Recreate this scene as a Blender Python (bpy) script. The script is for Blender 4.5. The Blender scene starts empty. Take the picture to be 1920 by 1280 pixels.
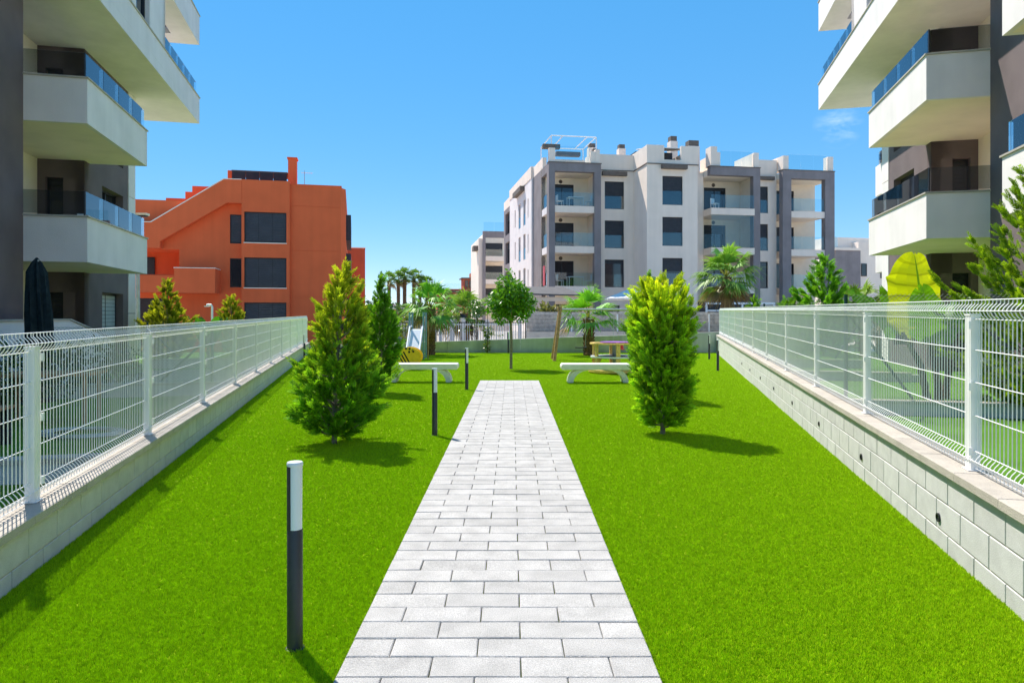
import bpy, math, random
import numpy as np
from mathutils import Vector, Matrix

R = math.radians
rng = random.Random(7)
C = bpy.context.scene.collection
sc = bpy.context.scene

# ------------------------------------------------------------------ camera, sky, sun, exposure
cam = bpy.data.cameras.new('camera'); camo = bpy.data.objects.new('camera', cam); C.objects.link(camo)
cam.sensor_width = 36; cam.lens = 24; cam.shift_y = -49 / 1920
cam.clip_start = 0.05; cam.clip_end = 6000
camo.location = (0, 0, 1.55); camo.rotation_euler = (R(90), 0, 0)
sc.camera = camo

SUN_EL, SUN_AZ = 56.0, 36.5          # azimuth: degrees left of straight ahead (+Y)
world = bpy.data.worlds.new('World'); sc.world = world; world.use_nodes = True
wn, wl = world.node_tree.nodes, world.node_tree.links
wn.clear()
w_out = wn.new('ShaderNodeOutputWorld'); w_bg = wn.new('ShaderNodeBackground')
w_sky = wn.new('ShaderNodeTexSky'); w_sky.sky_type = 'NISHITA'; w_sky.sun_disc = False
w_sky.sun_elevation = R(SUN_EL); w_sky.sun_rotation = R(-SUN_AZ)
w_sky.altitude = 1500; w_sky.air_density = 0.7; w_sky.dust_density = 0.0; w_sky.ozone_density = 3.0
w_pre = wn.new('ShaderNodeMix'); w_pre.data_type = 'RGBA'; w_pre.blend_type = 'MULTIPLY'; w_pre.inputs['Factor'].default_value = 1.0
w_pre.inputs['B'].default_value = (0.200, 0.200, 0.200, 1)              # the whole sky: softer range from zenith to horizon, deeper blue
w_gam = wn.new('ShaderNodeGamma'); w_gam.inputs['Gamma'].default_value = 0.30
w_hsv = wn.new('ShaderNodeHueSaturation'); w_hsv.inputs['Saturation'].default_value = 2.75; w_hsv.inputs['Value'].default_value = 5.0
wl.new(w_sky.outputs[0], w_pre.inputs['A']); wl.new(w_pre.outputs['Result'], w_gam.inputs['Color']); wl.new(w_gam.outputs[0], w_hsv.inputs['Color'])
# one faint wisp of cloud in the sky over the right of the pale block
w_tc = wn.new('ShaderNodeTexCoord'); w_map = wn.new('ShaderNodeMapping')
w_map.inputs['Scale'].default_value = (18, 18, 46)
w_noi = wn.new('ShaderNodeTexNoise'); w_noi.inputs['Scale'].default_value = 1.6; w_noi.inputs['Detail'].default_value = 6
wl.new(w_tc.outputs['Generated'], w_map.inputs['Vector']); wl.new(w_map.outputs[0], w_noi.inputs['Vector'])
w_dot = wn.new('ShaderNodeVectorMath'); w_dot.operation = 'DISTANCE'
cd = Vector((612 / 1280, 1.0, 357 / 1280)).normalized()
w_dot.inputs[1].default_value = cd
wl.new(w_tc.outputs['Generated'], w_dot.inputs[0])
w_mr = wn.new('ShaderNodeMapRange'); w_mr.inputs['From Min'].default_value = 0.032; w_mr.inputs['From Max'].default_value = 0.0
wl.new(w_dot.outputs['Value'], w_mr.inputs['Value'])
w_mr2 = wn.new('ShaderNodeMapRange'); w_mr2.inputs['From Min'].default_value = 0.45; w_mr2.inputs['From Max'].default_value = 0.8; w_mr2.inputs['To Max'].default_value = 0.5
wl.new(w_noi.outputs['Fac'], w_mr2.inputs['Value'])
w_mul = wn.new('ShaderNodeMath'); w_mul.operation = 'MULTIPLY'
wl.new(w_mr.outputs[0], w_mul.inputs[0]); wl.new(w_mr2.outputs[0], w_mul.inputs[1])
w_mix = wn.new('ShaderNodeMix'); w_mix.data_type = 'RGBA'
w_mix.inputs['B'].default_value = (7, 7.6, 8.2, 1)
wl.new(w_mul.outputs[0], w_mix.inputs['Factor']); wl.new(w_hsv.outputs[0], w_mix.inputs['A'])
wl.new(w_mix.outputs['Result'], w_bg.inputs['Color']); w_bg.inputs['Strength'].default_value = 0.099
wl.new(w_bg.outputs[0], w_out.inputs['Surface'])

sun = bpy.data.lights.new('sun', 'SUN'); suno = bpy.data.objects.new('sun', sun); C.objects.link(suno)
sun.energy = 3.5; sun.angle = R(0.5); sun.color = (1.0, 0.93, 0.83)
sdir = Vector((-math.sin(R(SUN_AZ)) * math.cos(R(SUN_EL)), math.cos(R(SUN_AZ)) * math.cos(R(SUN_EL)), math.sin(R(SUN_EL))))
suno.rotation_euler = (-sdir).to_track_quat('-Z', 'Y').to_euler(); suno.location = sdir * 60
sc.view_settings.view_transform = 'Standard'; sc.view_settings.look = 'None'
sc.view_settings.exposure = 1.06; sc.view_settings.gamma = 1.0; sc.view_settings.use_curve_mapping = False
sc.cycles.use_denoising = True
sc.cycles.max_bounces = 10; sc.cycles.diffuse_bounces = 5; sc.cycles.transparent_max_bounces = 24

# ------------------------------------------------------------------ materials
MATS = {}
def mat(name, col, rough=0.8, var=0.12, scale=3.0, bump=0.0, bscale=80.0, spec=0.3, metal=0.0, col2=None, rnd=0.0, streak=0.0, fine=0.0):
    m = bpy.data.materials.new(name); m.use_nodes = True
    n, l = m.node_tree.nodes, m.node_tree.links
    b = n['Principled BSDF']
    b.inputs['Roughness'].default_value = rough; b.inputs['Metallic'].default_value = metal
    b.inputs['Specular IOR Level'].default_value = spec
    geo = n.new('ShaderNodeNewGeometry')
    no = n.new('ShaderNodeTexNoise'); no.inputs['Scale'].default_value = scale; no.inputs['Detail'].default_value = 5
    l.new(geo.outputs['Position'], no.inputs['Vector'])
    mx = n.new('ShaderNodeMix'); mx.data_type = 'RGBA'
    c2 = col2 or tuple(max(0, c * (1 - 2 * var)) for c in col)
    mx.inputs['A'].default_value = (*c2, 1); mx.inputs['B'].default_value = (*[min(1, c * (1 + var * 0.4)) for c in col], 1)
    cr = n.new('ShaderNodeMapRange'); cr.inputs['From Min'].default_value = 0.3; cr.inputs['From Max'].default_value = 0.62
    l.new(no.outputs['Fac'], cr.inputs['Value']); l.new(cr.outputs[0], mx.inputs['Factor'])
    last = mx.outputs['Result']
    def mulnode(src, val_out):
        q = n.new('ShaderNodeMix'); q.data_type = 'RGBA'; q.blend_type = 'MULTIPLY'; q.inputs['Factor'].default_value = 1
        l.new(src, q.inputs['A']); l.new(val_out, q.inputs['B']); return q.outputs['Result']
    if fine:
        nf = n.new('ShaderNodeTexNoise'); nf.inputs['Scale'].default_value = bscale; nf.inputs['Detail'].default_value = 3
        l.new(geo.outputs['Position'], nf.inputs['Vector'])
        mr = n.new('ShaderNodeMapRange'); mr.inputs['From Min'].default_value = 0.3; mr.inputs['From Max'].default_value = 0.7
        mr.inputs['To Min'].default_value = 1 - fine; mr.inputs['To Max'].default_value = 1 + fine * 0.5
        l.new(nf.outputs['Fac'], mr.inputs['Value']); last = mulnode(last, mr.outputs[0])
    if streak:
        mp = n.new('ShaderNodeMapping'); mp.inputs['Scale'].default_value = (2.2, 2.2, 0.12)
        l.new(geo.outputs['Position'], mp.inputs['Vector'])
        ns = n.new('ShaderNodeTexNoise'); ns.inputs['Scale'].default_value = 1.4; ns.inputs['Detail'].default_value = 4
        l.new(mp.outputs[0], ns.inputs['Vector'])
        mr = n.new('ShaderNodeMapRange'); mr.inputs['From Min'].default_value = 0.35; mr.inputs['From Max'].default_value = 0.65
        mr.inputs['To Min'].default_value = 1 - streak; mr.inputs['To Max'].default_value = 1.0
        l.new(ns.outputs['Fac'], mr.inputs['Value']); last = mulnode(last, mr.outputs[0])
    if rnd:
        oi = n.new('ShaderNodeObjectInfo'); mr = n.new('ShaderNodeMapRange')
        mr.inputs['To Min'].default_value = 1 - rnd; mr.inputs['To Max'].default_value = 1 + rnd * 0.4
        l.new(oi.outputs['Random'], mr.inputs['Value']); last = mulnode(last, mr.outputs[0])
    l.new(last, b.inputs['Base Color'])
    if bump:
        nb = n.new('ShaderNodeTexNoise'); nb.inputs['Scale'].default_value = bscale; nb.inputs['Detail'].default_value = 4
        l.new(geo.outputs['Position'], nb.inputs['Vector'])
        bm = n.new('ShaderNodeBump'); bm.inputs['Strength'].default_value = bump; bm.inputs['Distance'].default_value = 0.02
        l.new(nb.outputs['Fac'], bm.inputs['Height']); l.new(bm.outputs[0], b.inputs['Normal'])
    MATS[name] = m
    return m

def glassmat(name, tint, refl=1.0):
    m = bpy.data.materials.new(name); m.use_nodes = True
    n, l = m.node_tree.nodes, m.node_tree.links
    n.clear(); o = n.new('ShaderNodeOutputMaterial')
    t = n.new('ShaderNodeBsdfTransparent'); t.inputs['Color'].default_value = (*tint, 1)
    g = n.new('ShaderNodeBsdfGlossy'); g.inputs['Roughness'].default_value = 0.015; g.inputs['Color'].default_value = (0.95, 0.98, 1, 1)
    f = n.new('ShaderNodeFresnel'); f.inputs['IOR'].default_value = 1.5
    mu = n.new('ShaderNodeMath'); mu.operation = 'MULTIPLY'; mu.inputs[1].default_value = 1.3 * refl; mu.use_clamp = True
    mx = n.new('ShaderNodeMixShader')
    l.new(f.outputs[0], mu.inputs[0]); l.new(mu.outputs[0], mx.inputs[0]); l.new(t.outputs[0], mx.inputs[1]); l.new(g.outputs[0], mx.inputs[2])
    l.new(mx.outputs[0], o.inputs['Surface'])
    MATS[name] = m
    return m

def leafmat(name, trans=0.4, rough=0.55, tcol=(1.25, 1.2, 0.5), spec=0.3):
    """foliage: colour from the mesh attribute 'tint', light passing through thin leaves"""
    m = bpy.data.materials.new(name); m.use_nodes = True
    n, l = m.node_tree.nodes, m.node_tree.links
    b = n['Principled BSDF']; o = n['Material Output']
    b.inputs['Roughness'].default_value = rough; b.inputs['Specular IOR Level'].default_value = spec
    a = n.new('ShaderNodeAttribute'); a.attribute_name = 'tint'
    l.new(a.outputs['Color'], b.inputs['Base Color'])
    tr = n.new('ShaderNodeBsdfTranslucent')
    q = n.new('ShaderNodeMix'); q.data_type = 'RGBA'; q.blend_type = 'MULTIPLY'; q.inputs['Factor'].default_value = 1
    q.inputs['B'].default_value = (*tcol, 1)
    l.new(a.outputs['Color'], q.inputs['A']); l.new(q.outputs['Result'], tr.inputs['Color'])
    mx = n.new('ShaderNodeMixShader'); mx.inputs[0].default_value = trans
    l.new(b.outputs[0], mx.inputs[1]); l.new(tr.outputs[0], mx.inputs[2]); l.new(mx.outputs[0], o.inputs['Surface'])
    MATS[name] = m
    return m

mat('white_plaster', (0.85, 0.79, 0.77), 0.85, 0.04, 1.2, 0.25, 60, 0.2, streak=0.05)
mat('cream_plaster', (0.90, 0.79, 0.66), 0.85, 0.04, 1.2, 0.2, 60, 0.2)
mat('pale_plaster', (0.91, 0.775, 0.665), 0.85, 0.03, 0.8, 0.2, 40, 0.2, streak=0.05)
mat('grey_plaster', (0.27, 0.24, 0.245), 0.85, 0.08, 1.0, 0.2, 40, 0.2, streak=0.08)
mat('dark_plaster', (0.18, 0.143, 0.147), 0.88, 0.10, 1.0, 0.35, 70, 0.2)
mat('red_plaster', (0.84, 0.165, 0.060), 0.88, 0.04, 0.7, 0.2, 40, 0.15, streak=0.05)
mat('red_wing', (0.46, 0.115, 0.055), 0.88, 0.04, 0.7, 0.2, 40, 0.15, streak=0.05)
mat('stone_coping', (0.52, 0.47, 0.41), 0.75, 0.08, 6, 0.35, 120, 0.25, rnd=0.08, fine=0.1)
mat('block', (0.60, 0.595, 0.585), 0.88, 0.05, 9, 0.18, 160, 0.2, rnd=0.06, fine=0.10)
mat('mortar', (0.60, 0.56, 0.49), 0.95, 0.1, 12, 0.6, 140, 0.1)
mat('paver', (0.53, 0.515, 0.50), 0.85, 0.08, 6, 0.5, 170, 0.25, rnd=0.10, fine=0.32)
mat('bedding', (0.24, 0.225, 0.20), 0.95, 0.2, 20, 0.6, 150, 0.1)
mat('white_coat', (0.88, 0.88, 0.87), 0.42, 0.03, 4, 0, 50, 0.5)
mat('anthracite', (0.035, 0.036, 0.042), 0.45, 0.08, 5, 0.1, 200, 0.5)
mat('opal', (0.72, 0.76, 0.80), 0.25, 0.02, 3, 0, 50, 0.5)
mat('dark_frame', (0.022, 0.024, 0.03), 0.45, 0.1, 5, 0, 50, 0.45)
mat('shutter', (0.030, 0.034, 0.044), 0.55, 0.1, 4, 0, 50, 0.4)
mat('shutter_light', (0.42, 0.45, 0.48), 0.5, 0.05, 4, 0, 50, 0.4)
mat('screen_blue', (0.045, 0.052, 0.066), 0.5, 0.1, 2, 0, 50, 0.4)
mat('pane_dark', (0.014, 0.018, 0.024), 0.04, 0.05, 1, 0, 50, 0.9)
mat('concrete', (0.46, 0.49, 0.46), 0.9, 0.12, 1.6, 0.35, 60, 0.2, streak=0.18, fine=0.08)
mat('asphalt', (0.40, 0.38, 0.35), 0.9, 0.12, 3, 0.4, 120, 0.2)
mat('pavement', (0.42, 0.39, 0.36), 0.9, 0.1, 3, 0.3, 60, 0.2)
mat('ground_earth', (0.62, 0.55, 0.46), 0.95, 0.08, 0.6, 0.3, 30, 0.1)
mat('bark', (0.13, 0.085, 0.055), 0.9, 0.3, 30, 0.8, 60, 0.15)
mat('bark_grey', (0.24, 0.21, 0.17), 0.9, 0.2, 30, 0.6, 60, 0.15)
mat('palm_trunk', (0.22, 0.14, 0.085), 0.95, 0.35, 18, 1.0, 40, 0.1)
mat('timber', (0.44, 0.25, 0.12), 0.7, 0.2, 14, 0.2, 90, 0.3)
mat('ply_yellow', (0.92, 0.58, 0.02), 0.5, 0.08, 5, 0, 50, 0.4)
mat('ply_edge', (0.82, 0.57, 0.17), 0.6, 0.15, 18, 0.1, 60, 0.3)
mat('black_paint', (0.012, 0.012, 0.014), 0.5, 0.1, 5)
mat('purple_paint', (0.36, 0.12, 0.50), 0.45, 0.05, 5)
mat('red_paint', (0.60, 0.04, 0.05), 0.4, 0.05, 5, spec=0.5)
mat('slide_sheet', (0.72, 0.75, 0.82), 0.3, 0.03, 5, 0, 50, 0.5)
mat('blue_steel', (0.16, 0.30, 0.42), 0.45, 0.08, 5, spec=0.5)
mat('galvanised', (0.44, 0.48, 0.48), 0.45, 0.1, 8, metal=0.4)
mat('bench_stone', (0.78, 0.775, 0.74), 0.7, 0.05, 5, 0.2, 120, 0.3, fine=0.05)
mat('parasol_cloth', (0.018, 0.032, 0.038), 0.9, 0.2, 12, 0.2, 60, 0.2)
mat('white_cloth', (0.86, 0.83, 0.79), 0.85, 0.03, 3)
mat('fence_green', (0.010, 0.060, 0.048), 0.5, 0.1, 5, spec=0.4)
mat('rail_black', (0.02, 0.02, 0.022), 0.5, 0.1, 5)
mat('reed', (0.54, 0.46, 0.40), 0.95, 0.22, 5, 0.8, 40, 0.1, streak=0.15, fine=0.3)
mat('render_pink', (0.74, 0.65, 0.57), 0.9, 0.08, 2, 0.3, 40, 0.15, streak=0.1)
mat('brick_far', (0.52, 0.15, 0.085), 0.9, 0.12, 0.6, 0.1, 20, 0.15)
mat('roof_grey', (0.12, 0.115, 0.115), 0.8, 0.1, 3)
mat('solar', (0.018, 0.026, 0.042), 0.22, 0.1, 3, spec=0.6)
mat('solar_frame', (0.030, 0.034, 0.042), 0.6, 0.1, 3, spec=0.3)
mat('cap_brown', (0.16, 0.13, 0.11), 0.7, 0.1, 5)
mat('car_red', (0.55, 0.03, 0.045), 0.25, 0.03, 3, spec=0.6)
mat('car_dark', (0.03, 0.033, 0.04), 0.25, 0.03, 3, spec=0.6)
mat('car_white', (0.72, 0.73, 0.74), 0.25, 0.03, 3, spec=0.6)
mat('tyre', (0.02, 0.02, 0.02), 0.9, 0.1, 3)
mat('lawn', (0.33, 0.505, 0.003), 0.9, 0.04, 1.3, 0.9, 260, 0.12, fine=0.25)
mat('garden_turf', (0.14, 0.33, 0.03), 0.9, 0.12, 1.3, 0.9, 200, 0.12, fine=0.25)
mat('gravel_pale', (0.42, 0.38, 0.33), 0.95, 0.2, 10, 0.8, 50, 0.1, fine=0.3)
glassmat('glass', (0.86, 0.93, 0.94))
glassmat('glass_smoke', (0.66, 0.70, 0.71), 0.8)
glassmat('glass_blue', (0.87, 0.94, 0.95), 0.9)
leafmat('needles', 0.52, 0.6)
leafmat('broadleaf', 0.30, 0.35, (1.2, 1.25, 0.4), 0.5)
leafmat('palm_leaf', 0.32, 0.45, (1.2, 1.2, 0.5))
leafmat('banana_leaf', 0.55, 0.4, (1.3, 1.25, 0.22), 0.4)
M = MATS

# turf blades: colour varies from blade to blade
def turfmat(name, c1, c2):
    m = bpy.data.materials.new(name); m.use_nodes = True
    n, l = m.node_tree.nodes, m.node_tree.links
    b = n['Principled BSDF']; o = n['Material Output']; b.inputs['Roughness'].default_value = 0.5; b.inputs['Specular IOR Level'].default_value = 0.25
    oi = n.new('ShaderNodeObjectInfo'); mx = n.new('ShaderNodeMix'); mx.data_type = 'RGBA'
    mx.inputs['A'].default_value = (*c1, 1); mx.inputs['B'].default_value = (*c2, 1)
    l.new(oi.outputs['Random'], mx.inputs['Factor']); l.new(mx.outputs['Result'], b.inputs['Base Color'])
    tr = n.new('ShaderNodeBsdfTranslucent'); l.new(mx.outputs['Result'], tr.inputs['Color'])
    ms = n.new('ShaderNodeMixShader'); ms.inputs[0].default_value = 0.35
    l.new(b.outputs[0], ms.inputs[1]); l.new(tr.outputs[0], ms.inputs[2]); l.new(ms.outputs[0], o.inputs['Surface'])
    MATS[name] = m
turfmat('turf_blade', (0.35, 0.535, 0.003), (0.665, 0.885, 0.010))

# ------------------------------------------------------------------ mesh building
class MB:
    def __init__(s): s.v, s.f = [], []
    def add(s, vs, fs):
        o = len(s.v); s.v += [tuple(p) for p in vs]; s.f += [tuple(i + o for i in f) for f in fs]; return s
    def box(s, x0, x1, y0, y1, z0, z1):
        x0, x1 = min(x0, x1), max(x0, x1); y0, y1 = min(y0, y1), max(y0, y1); z0, z1 = min(z0, z1), max(z0, z1)
        return s.add([(x0,y0,z0),(x1,y0,z0),(x1,y1,z0),(x0,y1,z0),(x0,y0,z1),(x1,y0,z1),(x1,y1,z1),(x0,y1,z1)],
                     [(0,3,2,1),(4,5,6,7),(0,1,5,4),(1,2,6,5),(2,3,7,6),(3,0,4,7)])
    def cbox(s, x0, x1, y0, y1, z0, z1, c=0.01):
        """box with a chamfered top rim"""
        return s.add([(x0,y0,z0),(x1,y0,z0),(x1,y1,z0),(x0,y1,z0),(x0,y0,z1-c),(x1,y0,z1-c),(x1,y1,z1-c),(x0,y1,z1-c),
                      (x0+c,y0+c,z1),(x1-c,y0+c,z1),(x1-c,y1-c,z1),(x0+c,y1-c,z1)],
                     [(0,3,2,1),(0,1,5,4),(1,2,6,5),(2,3,7,6),(3,0,4,7),(4,5,9,8),(5,6,10,9),(6,7,11,10),(7,4,8,11),(8,9,10,11)])
    def prism(s, poly, fn, a, b):
        """poly: 2-D outline (counter-clockwise); fn(p, q, t) -> 3-D point; extruded from t=a to t=b"""
        n = len(poly)
        vs = [fn(p, q, a) for p, q in poly] + [fn(p, q, b) for p, q in poly]
        return s.add(vs, [tuple(range(n - 1, -1, -1)), tuple(range(n, 2 * n))] + [(i, (i + 1) % n, n + (i + 1) % n, n + i) for i in range(n)])
    def tube(s, pts, r, n=6, cap=True):
        pts = [Vector(p) for p in pts]; rr = r if hasattr(r, '__len__') else [r] * len(pts)
        vs, fs = [], []
        up = None
        for i, p in enumerate(pts):
            d = (pts[min(i + 1, len(pts) - 1)] - pts[max(i - 1, 0)]).normalized()
            if up is None or abs(d.dot(up)) > 0.98:
                up = Vector((0, 0, 1)) if abs(d.z) < 0.9 else Vector((1, 0, 0))
            a = d.cross(up).normalized(); b = a.cross(d).normalized(); up = b
            for k in range(n):
                t = 2 * math.pi * k / n
                vs.append(p + (a * math.cos(t) + b * math.sin(t)) * rr[i])
        for i in range(len(pts) - 1):
            for k in range(n):
                fs.append((i*n+k, i*n+(k+1)%n, (i+1)*n+(k+1)%n, (i+1)*n+k))
        if cap: fs += [tuple(range(n - 1, -1, -1)), tuple(range((len(pts)-1)*n, len(pts)*n))]
        return s.add(vs, fs)
    def lathe(s, prof, n=24, c=(0, 0, 0), a0=0.0, a1=2 * math.pi):
        full = abs(a1 - a0 - 2 * math.pi) < 1e-6; m = n if full else n + 1
        vs, fs = [], []
        for r, z in prof:
            for k in range(m):
                t = a0 + (a1 - a0) * k / n
                vs.append((c[0] + r * math.cos(t), c[1] + r * math.sin(t), c[2] + z))
        for i in range(len(prof) - 1):
            for k in range(n):
                k2 = (k + 1) % m
                fs.append((i*m+k, i*m+k2, (i+1)*m+k2, (i+1)*m+k))
        if full:
            if prof[0][0] > 1e-5: fs.append(tuple(range(m - 1, -1, -1)))
            if prof[-1][0] > 1e-5: fs.append(tuple(range((len(prof)-1)*m, len(prof)*m)))
        return s.add(vs, fs)
    def wall(s, org, du, dn, a0, a1, z0, z1, th, holes=()):
        """upright wall with openings: along du from a0 to a1, outer face at org, thickness th behind it (against dn)"""
        org, du, dn = Vector(org), Vector(du), Vector(dn)
        A = sorted({a0, a1, *[h[0] for h in holes], *[h[1] for h in holes]}); A = [a for a in A if a0 <= a <= a1]
        Z = sorted({z0, z1, *[h[2] for h in holes], *[h[3] for h in holes]}); Z = [z for z in Z if z0 <= z <= z1]
        def solid(i, j):
            if i < 0 or j < 0 or i >= len(A) - 1 or j >= len(Z) - 1: return False
            ca, cz = (A[i] + A[i+1]) / 2, (Z[j] + Z[j+1]) / 2
            return not any(h[0] < ca < h[1] and h[2] < cz < h[3] for h in holes)
        def P(a, z, k): return org + du * a - dn * k + Vector((0, 0, z))
        for i in range(len(A) - 1):
            for j in range(len(Z) - 1):
                if not solid(i, j): continue
                a, b, c, d = A[i], A[i+1], Z[j], Z[j+1]
                s.add([P(a,c,0), P(b,c,0), P(b,d,0), P(a,d,0)], [(0,1,2,3)]); s.add([P(a,c,th), P(b,c,th), P(b,d,th), P(a,d,th)], [(3,2,1,0)])
                if not solid(i-1, j): s.add([P(a,c,0), P(a,d,0), P(a,d,th), P(a,c,th)], [(0,1,2,3)])
                if not solid(i+1, j): s.add([P(b,c,0), P(b,c,th), P(b,d,th), P(b,d,0)], [(0,1,2,3)])
                if not solid(i, j-1): s.add([P(a,c,0), P(a,c,th), P(b,c,th), P(b,c,0)], [(0,1,2,3)])
                if not solid(i, j+1): s.add([P(a,d,0), P(b,d,0), P(b,d,th), P(a,d,th)], [(0,1,2,3)])
        return s
    def mesh(s, name, m, smooth=False):
        me = bpy.data.meshes.new(name); me.from_pydata(s.v, [], s.f)
        me.materials.append(M[m] if isinstance(m, str) else m)
        if smooth:
            me.polygons.foreach_set('use_smooth', [True] * len(me.polygons))
            try: me.set_sharp_from_angle(angle=R(40))
            except Exception: pass
        me.update(); return me
    def build(s, name, m, parent=None, smooth=False):
        return link(name, s.mesh(name, m, smooth), parent)

def link(name, me, parent=None, loc=(0, 0, 0), rz=0.0):
    o = bpy.data.objects.new(name, me); C.objects.link(o); o.parent = parent; o.location = loc; o.rotation_euler = (0, 0, rz); return o
def tag(o, label=None, cat=None, group=None, kind=None):
    if label: o['label'] = label
    if cat: o['category'] = cat
    if group: o['group'] = group
    if kind: o['kind'] = kind
    return o
def thing(name, label, cat, loc=(0, 0, 0), rz=0.0, group=None):
    o = bpy.data.objects.new(name, None); C.objects.link(o); o.empty_display_size = 0.2
    o.location = loc; o.rotation_euler = (0, 0, rz); return tag(o, label, cat, group)
def copy_tree(o, label=None, parent=None, loc=None, rz=None, scale=None):
    c = o.copy(); C.objects.link(c); c.parent = parent
    if label: c['label'] = label
    if loc is not None: c.location = loc
    if rz is not None: c.rotation_euler = (0, 0, rz)
    if scale is not None: c.scale = (scale, scale, scale)
    for ch in list(o.children): copy_tree(ch, None, c)
    return c
def leaf_mesh(name, V, F, tint, m):
    """V (n,3) points, F (k,4) quads, tint (n,3) colours"""
    me = bpy.data.meshes.new(name)
    me.vertices.add(len(V)); me.vertices.foreach_set('co', V.astype(np.float32).ravel())
    k = F.shape[1]
    me.loops.add(F.size); me.loops.foreach_set('vertex_index', F.astype(np.int32).ravel())
    me.polygons.add(len(F)); me.polygons.foreach_set('loop_start', np.arange(0, F.size, k, dtype=np.int32))
    me.update(calc_edges=True)
    a = me.attributes.new('tint', 'FLOAT_COLOR', 'POINT')
    col = np.ones((len(V), 4), np.float32); col[:, :3] = tint; a.data.foreach_set('color', col.ravel())
    me.materials.append(M[m]); return me

X3, Y3, Z3 = Vector((1, 0, 0)), Vector((0, 1, 0)), Vector((0, 0, 1))

def window(parent, org, du, dn, a0, a1, z0, z1, back=0.12, shut=0.0, mull=0, glass='pane_dark', shutter='shutter', fr=0.06, rail=False):
    """frame set back in an opening, its pane(s) and roller shutter as sub-parts"""
    org, du, dn = Vector(org), Vector(du), Vector(dn)
    def bar(mb, x0, x1, y0, y1, k0, k1):
        ps = [org + du * x - dn * k + Z3 * z for z in (y0, y1) for k in (k0, k1) for x in (x0, x1)]
        mb.add(ps, [(0,1,3,2),(4,6,7,5),(0,4,5,1),(2,3,7,6),(0,2,6,4),(1,5,7,3)])
    b = MB()
    bar(b, a0, a0+fr, z0, z1, back, back+.08); bar(b, a1-fr, a1, z0, z1, back, back+.08)
    bar(b, a0+fr, a1-fr, z0, z0+fr, back, back+.08); bar(b, a0+fr, a1-fr, z1-fr, z1, back, back+.08)
    for k in range(mull):
        x = a0 + (a1 - a0) * (k + 1) / (mull + 1); bar(b, x-.02, x+.02, z0+fr, z1-fr, back+.005, back+.075)
    w = b.build('window', 'dark_frame', parent)
    zs = z1 - fr - (z1 - z0 - 2 * fr) * shut
    xs = [a0 + fr] + [a0 + (a1 - a0) * (k + 1) / (mull + 1) for k in range(mull)] + [a1 - fr]
    for i in range(len(xs) - 1):
        p = MB(); bar(p, xs[i] + (.02 if i else 0), xs[i+1] - (.02 if i < len(xs)-2 else 0), z0+fr, z1-fr, back+.045, back+.055); p.build('pane', glass, w)
    if shut > 0:
        p = MB(); z = zs; n = max(1, int((z1 - fr - zs) / 0.11)); hgt = (z1 - fr - zs) / n
        for i in range(n): bar(p, a0+fr+.005, a1-fr-.005, zs + i*hgt, zs + (i+1)*hgt - .008, back+.012, back+.03)
        p.build('roller_shutter', shutter, w)
    if rail:
        p = MB(); bar(p, a0-.0, a1+.0, z0+.02, z0+.98, 0.03, 0.042); p.build('glass_guard', 'glass_blue', w)
    return w

def slabs(parent, name, m, boxes):
    for b in boxes: MB().box(*b).build(name, m, parent)

# ================================================================== THE SETTING
K = 0.2315; PHI = math.atan(K); CO, SI = math.cos(PHI), math.sin(PHI)
tag(MB().add([(-2500,-600,-1.1),(2500,-600,-1.1),(2500,4500,-1.1),(-2500,4500,-1.1)], [(0,1,2,3)]).build('ground', 'ground_earth'), kind='structure')
tag(MB().add([(-220,29.6,-1.09),(220,29.6,-1.09),(220,36.6,-1.09),(-220,36.6,-1.09)], [(0,1,2,3)]).build('street', 'asphalt'), kind='structure')
pv = MB().box(-60, 60, 36.6, 38.4, -1.3, -0.95); tag(pv.build('far_pavement', 'pavement'), kind='structure')

def xl(d): return -1.97 - 0.2275 * d     # lawn face of the left wall
def xr(d): return 1.80 + 0.2365 * d      # lawn face of the right wall
def zl(d): return 0.335 + 0.0036 * d     # top of the coping, left
def zr(d): return 0.525 + 0.0080 * d     # top of the coping, right
D_END = 28.6
lawn_v = [(xl(-3)-.1,-3,0),(xr(-3)+.1,-3,0),(xr(D_END)+.1,D_END,0),(xl(D_END)-.1,D_END,0)]
lawn = MB().add([(x,y,-0.022) for x,y,_ in lawn_v] + [(x,y,-1.2) for x,y,_ in lawn_v], [(0,1,2,3),(0,4,5,1),(1,5,6,2),(2,6,7,3),(3,7,4,0)]).build('lawn', 'lawn')
tag(lawn, kind='structure')
for nm, sgn, zz in (('garden_lawn_left', -1, 0.05), ('garden_lawn_right', 1, 0.10)):
    f = xl if sgn < 0 else xr
    pts = [(f(-3)+sgn*.28,-3),(f(D_END)+sgn*.28,D_END),(f(D_END)+sgn*9,D_END-2),(f(-3)+sgn*9,-5)]
    g = MB().add([(x,y,zz) for x,y in pts] + [(x,y,-1.15) for x,y in pts], [(0,1,2,3) if sgn > 0 else (3,2,1,0),(0,1,5,4),(1,2,6,5),(2,3,7,6),(3,0,4,7)])
    tag(g.build(nm, 'garden_turf'), kind='structure')

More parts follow.
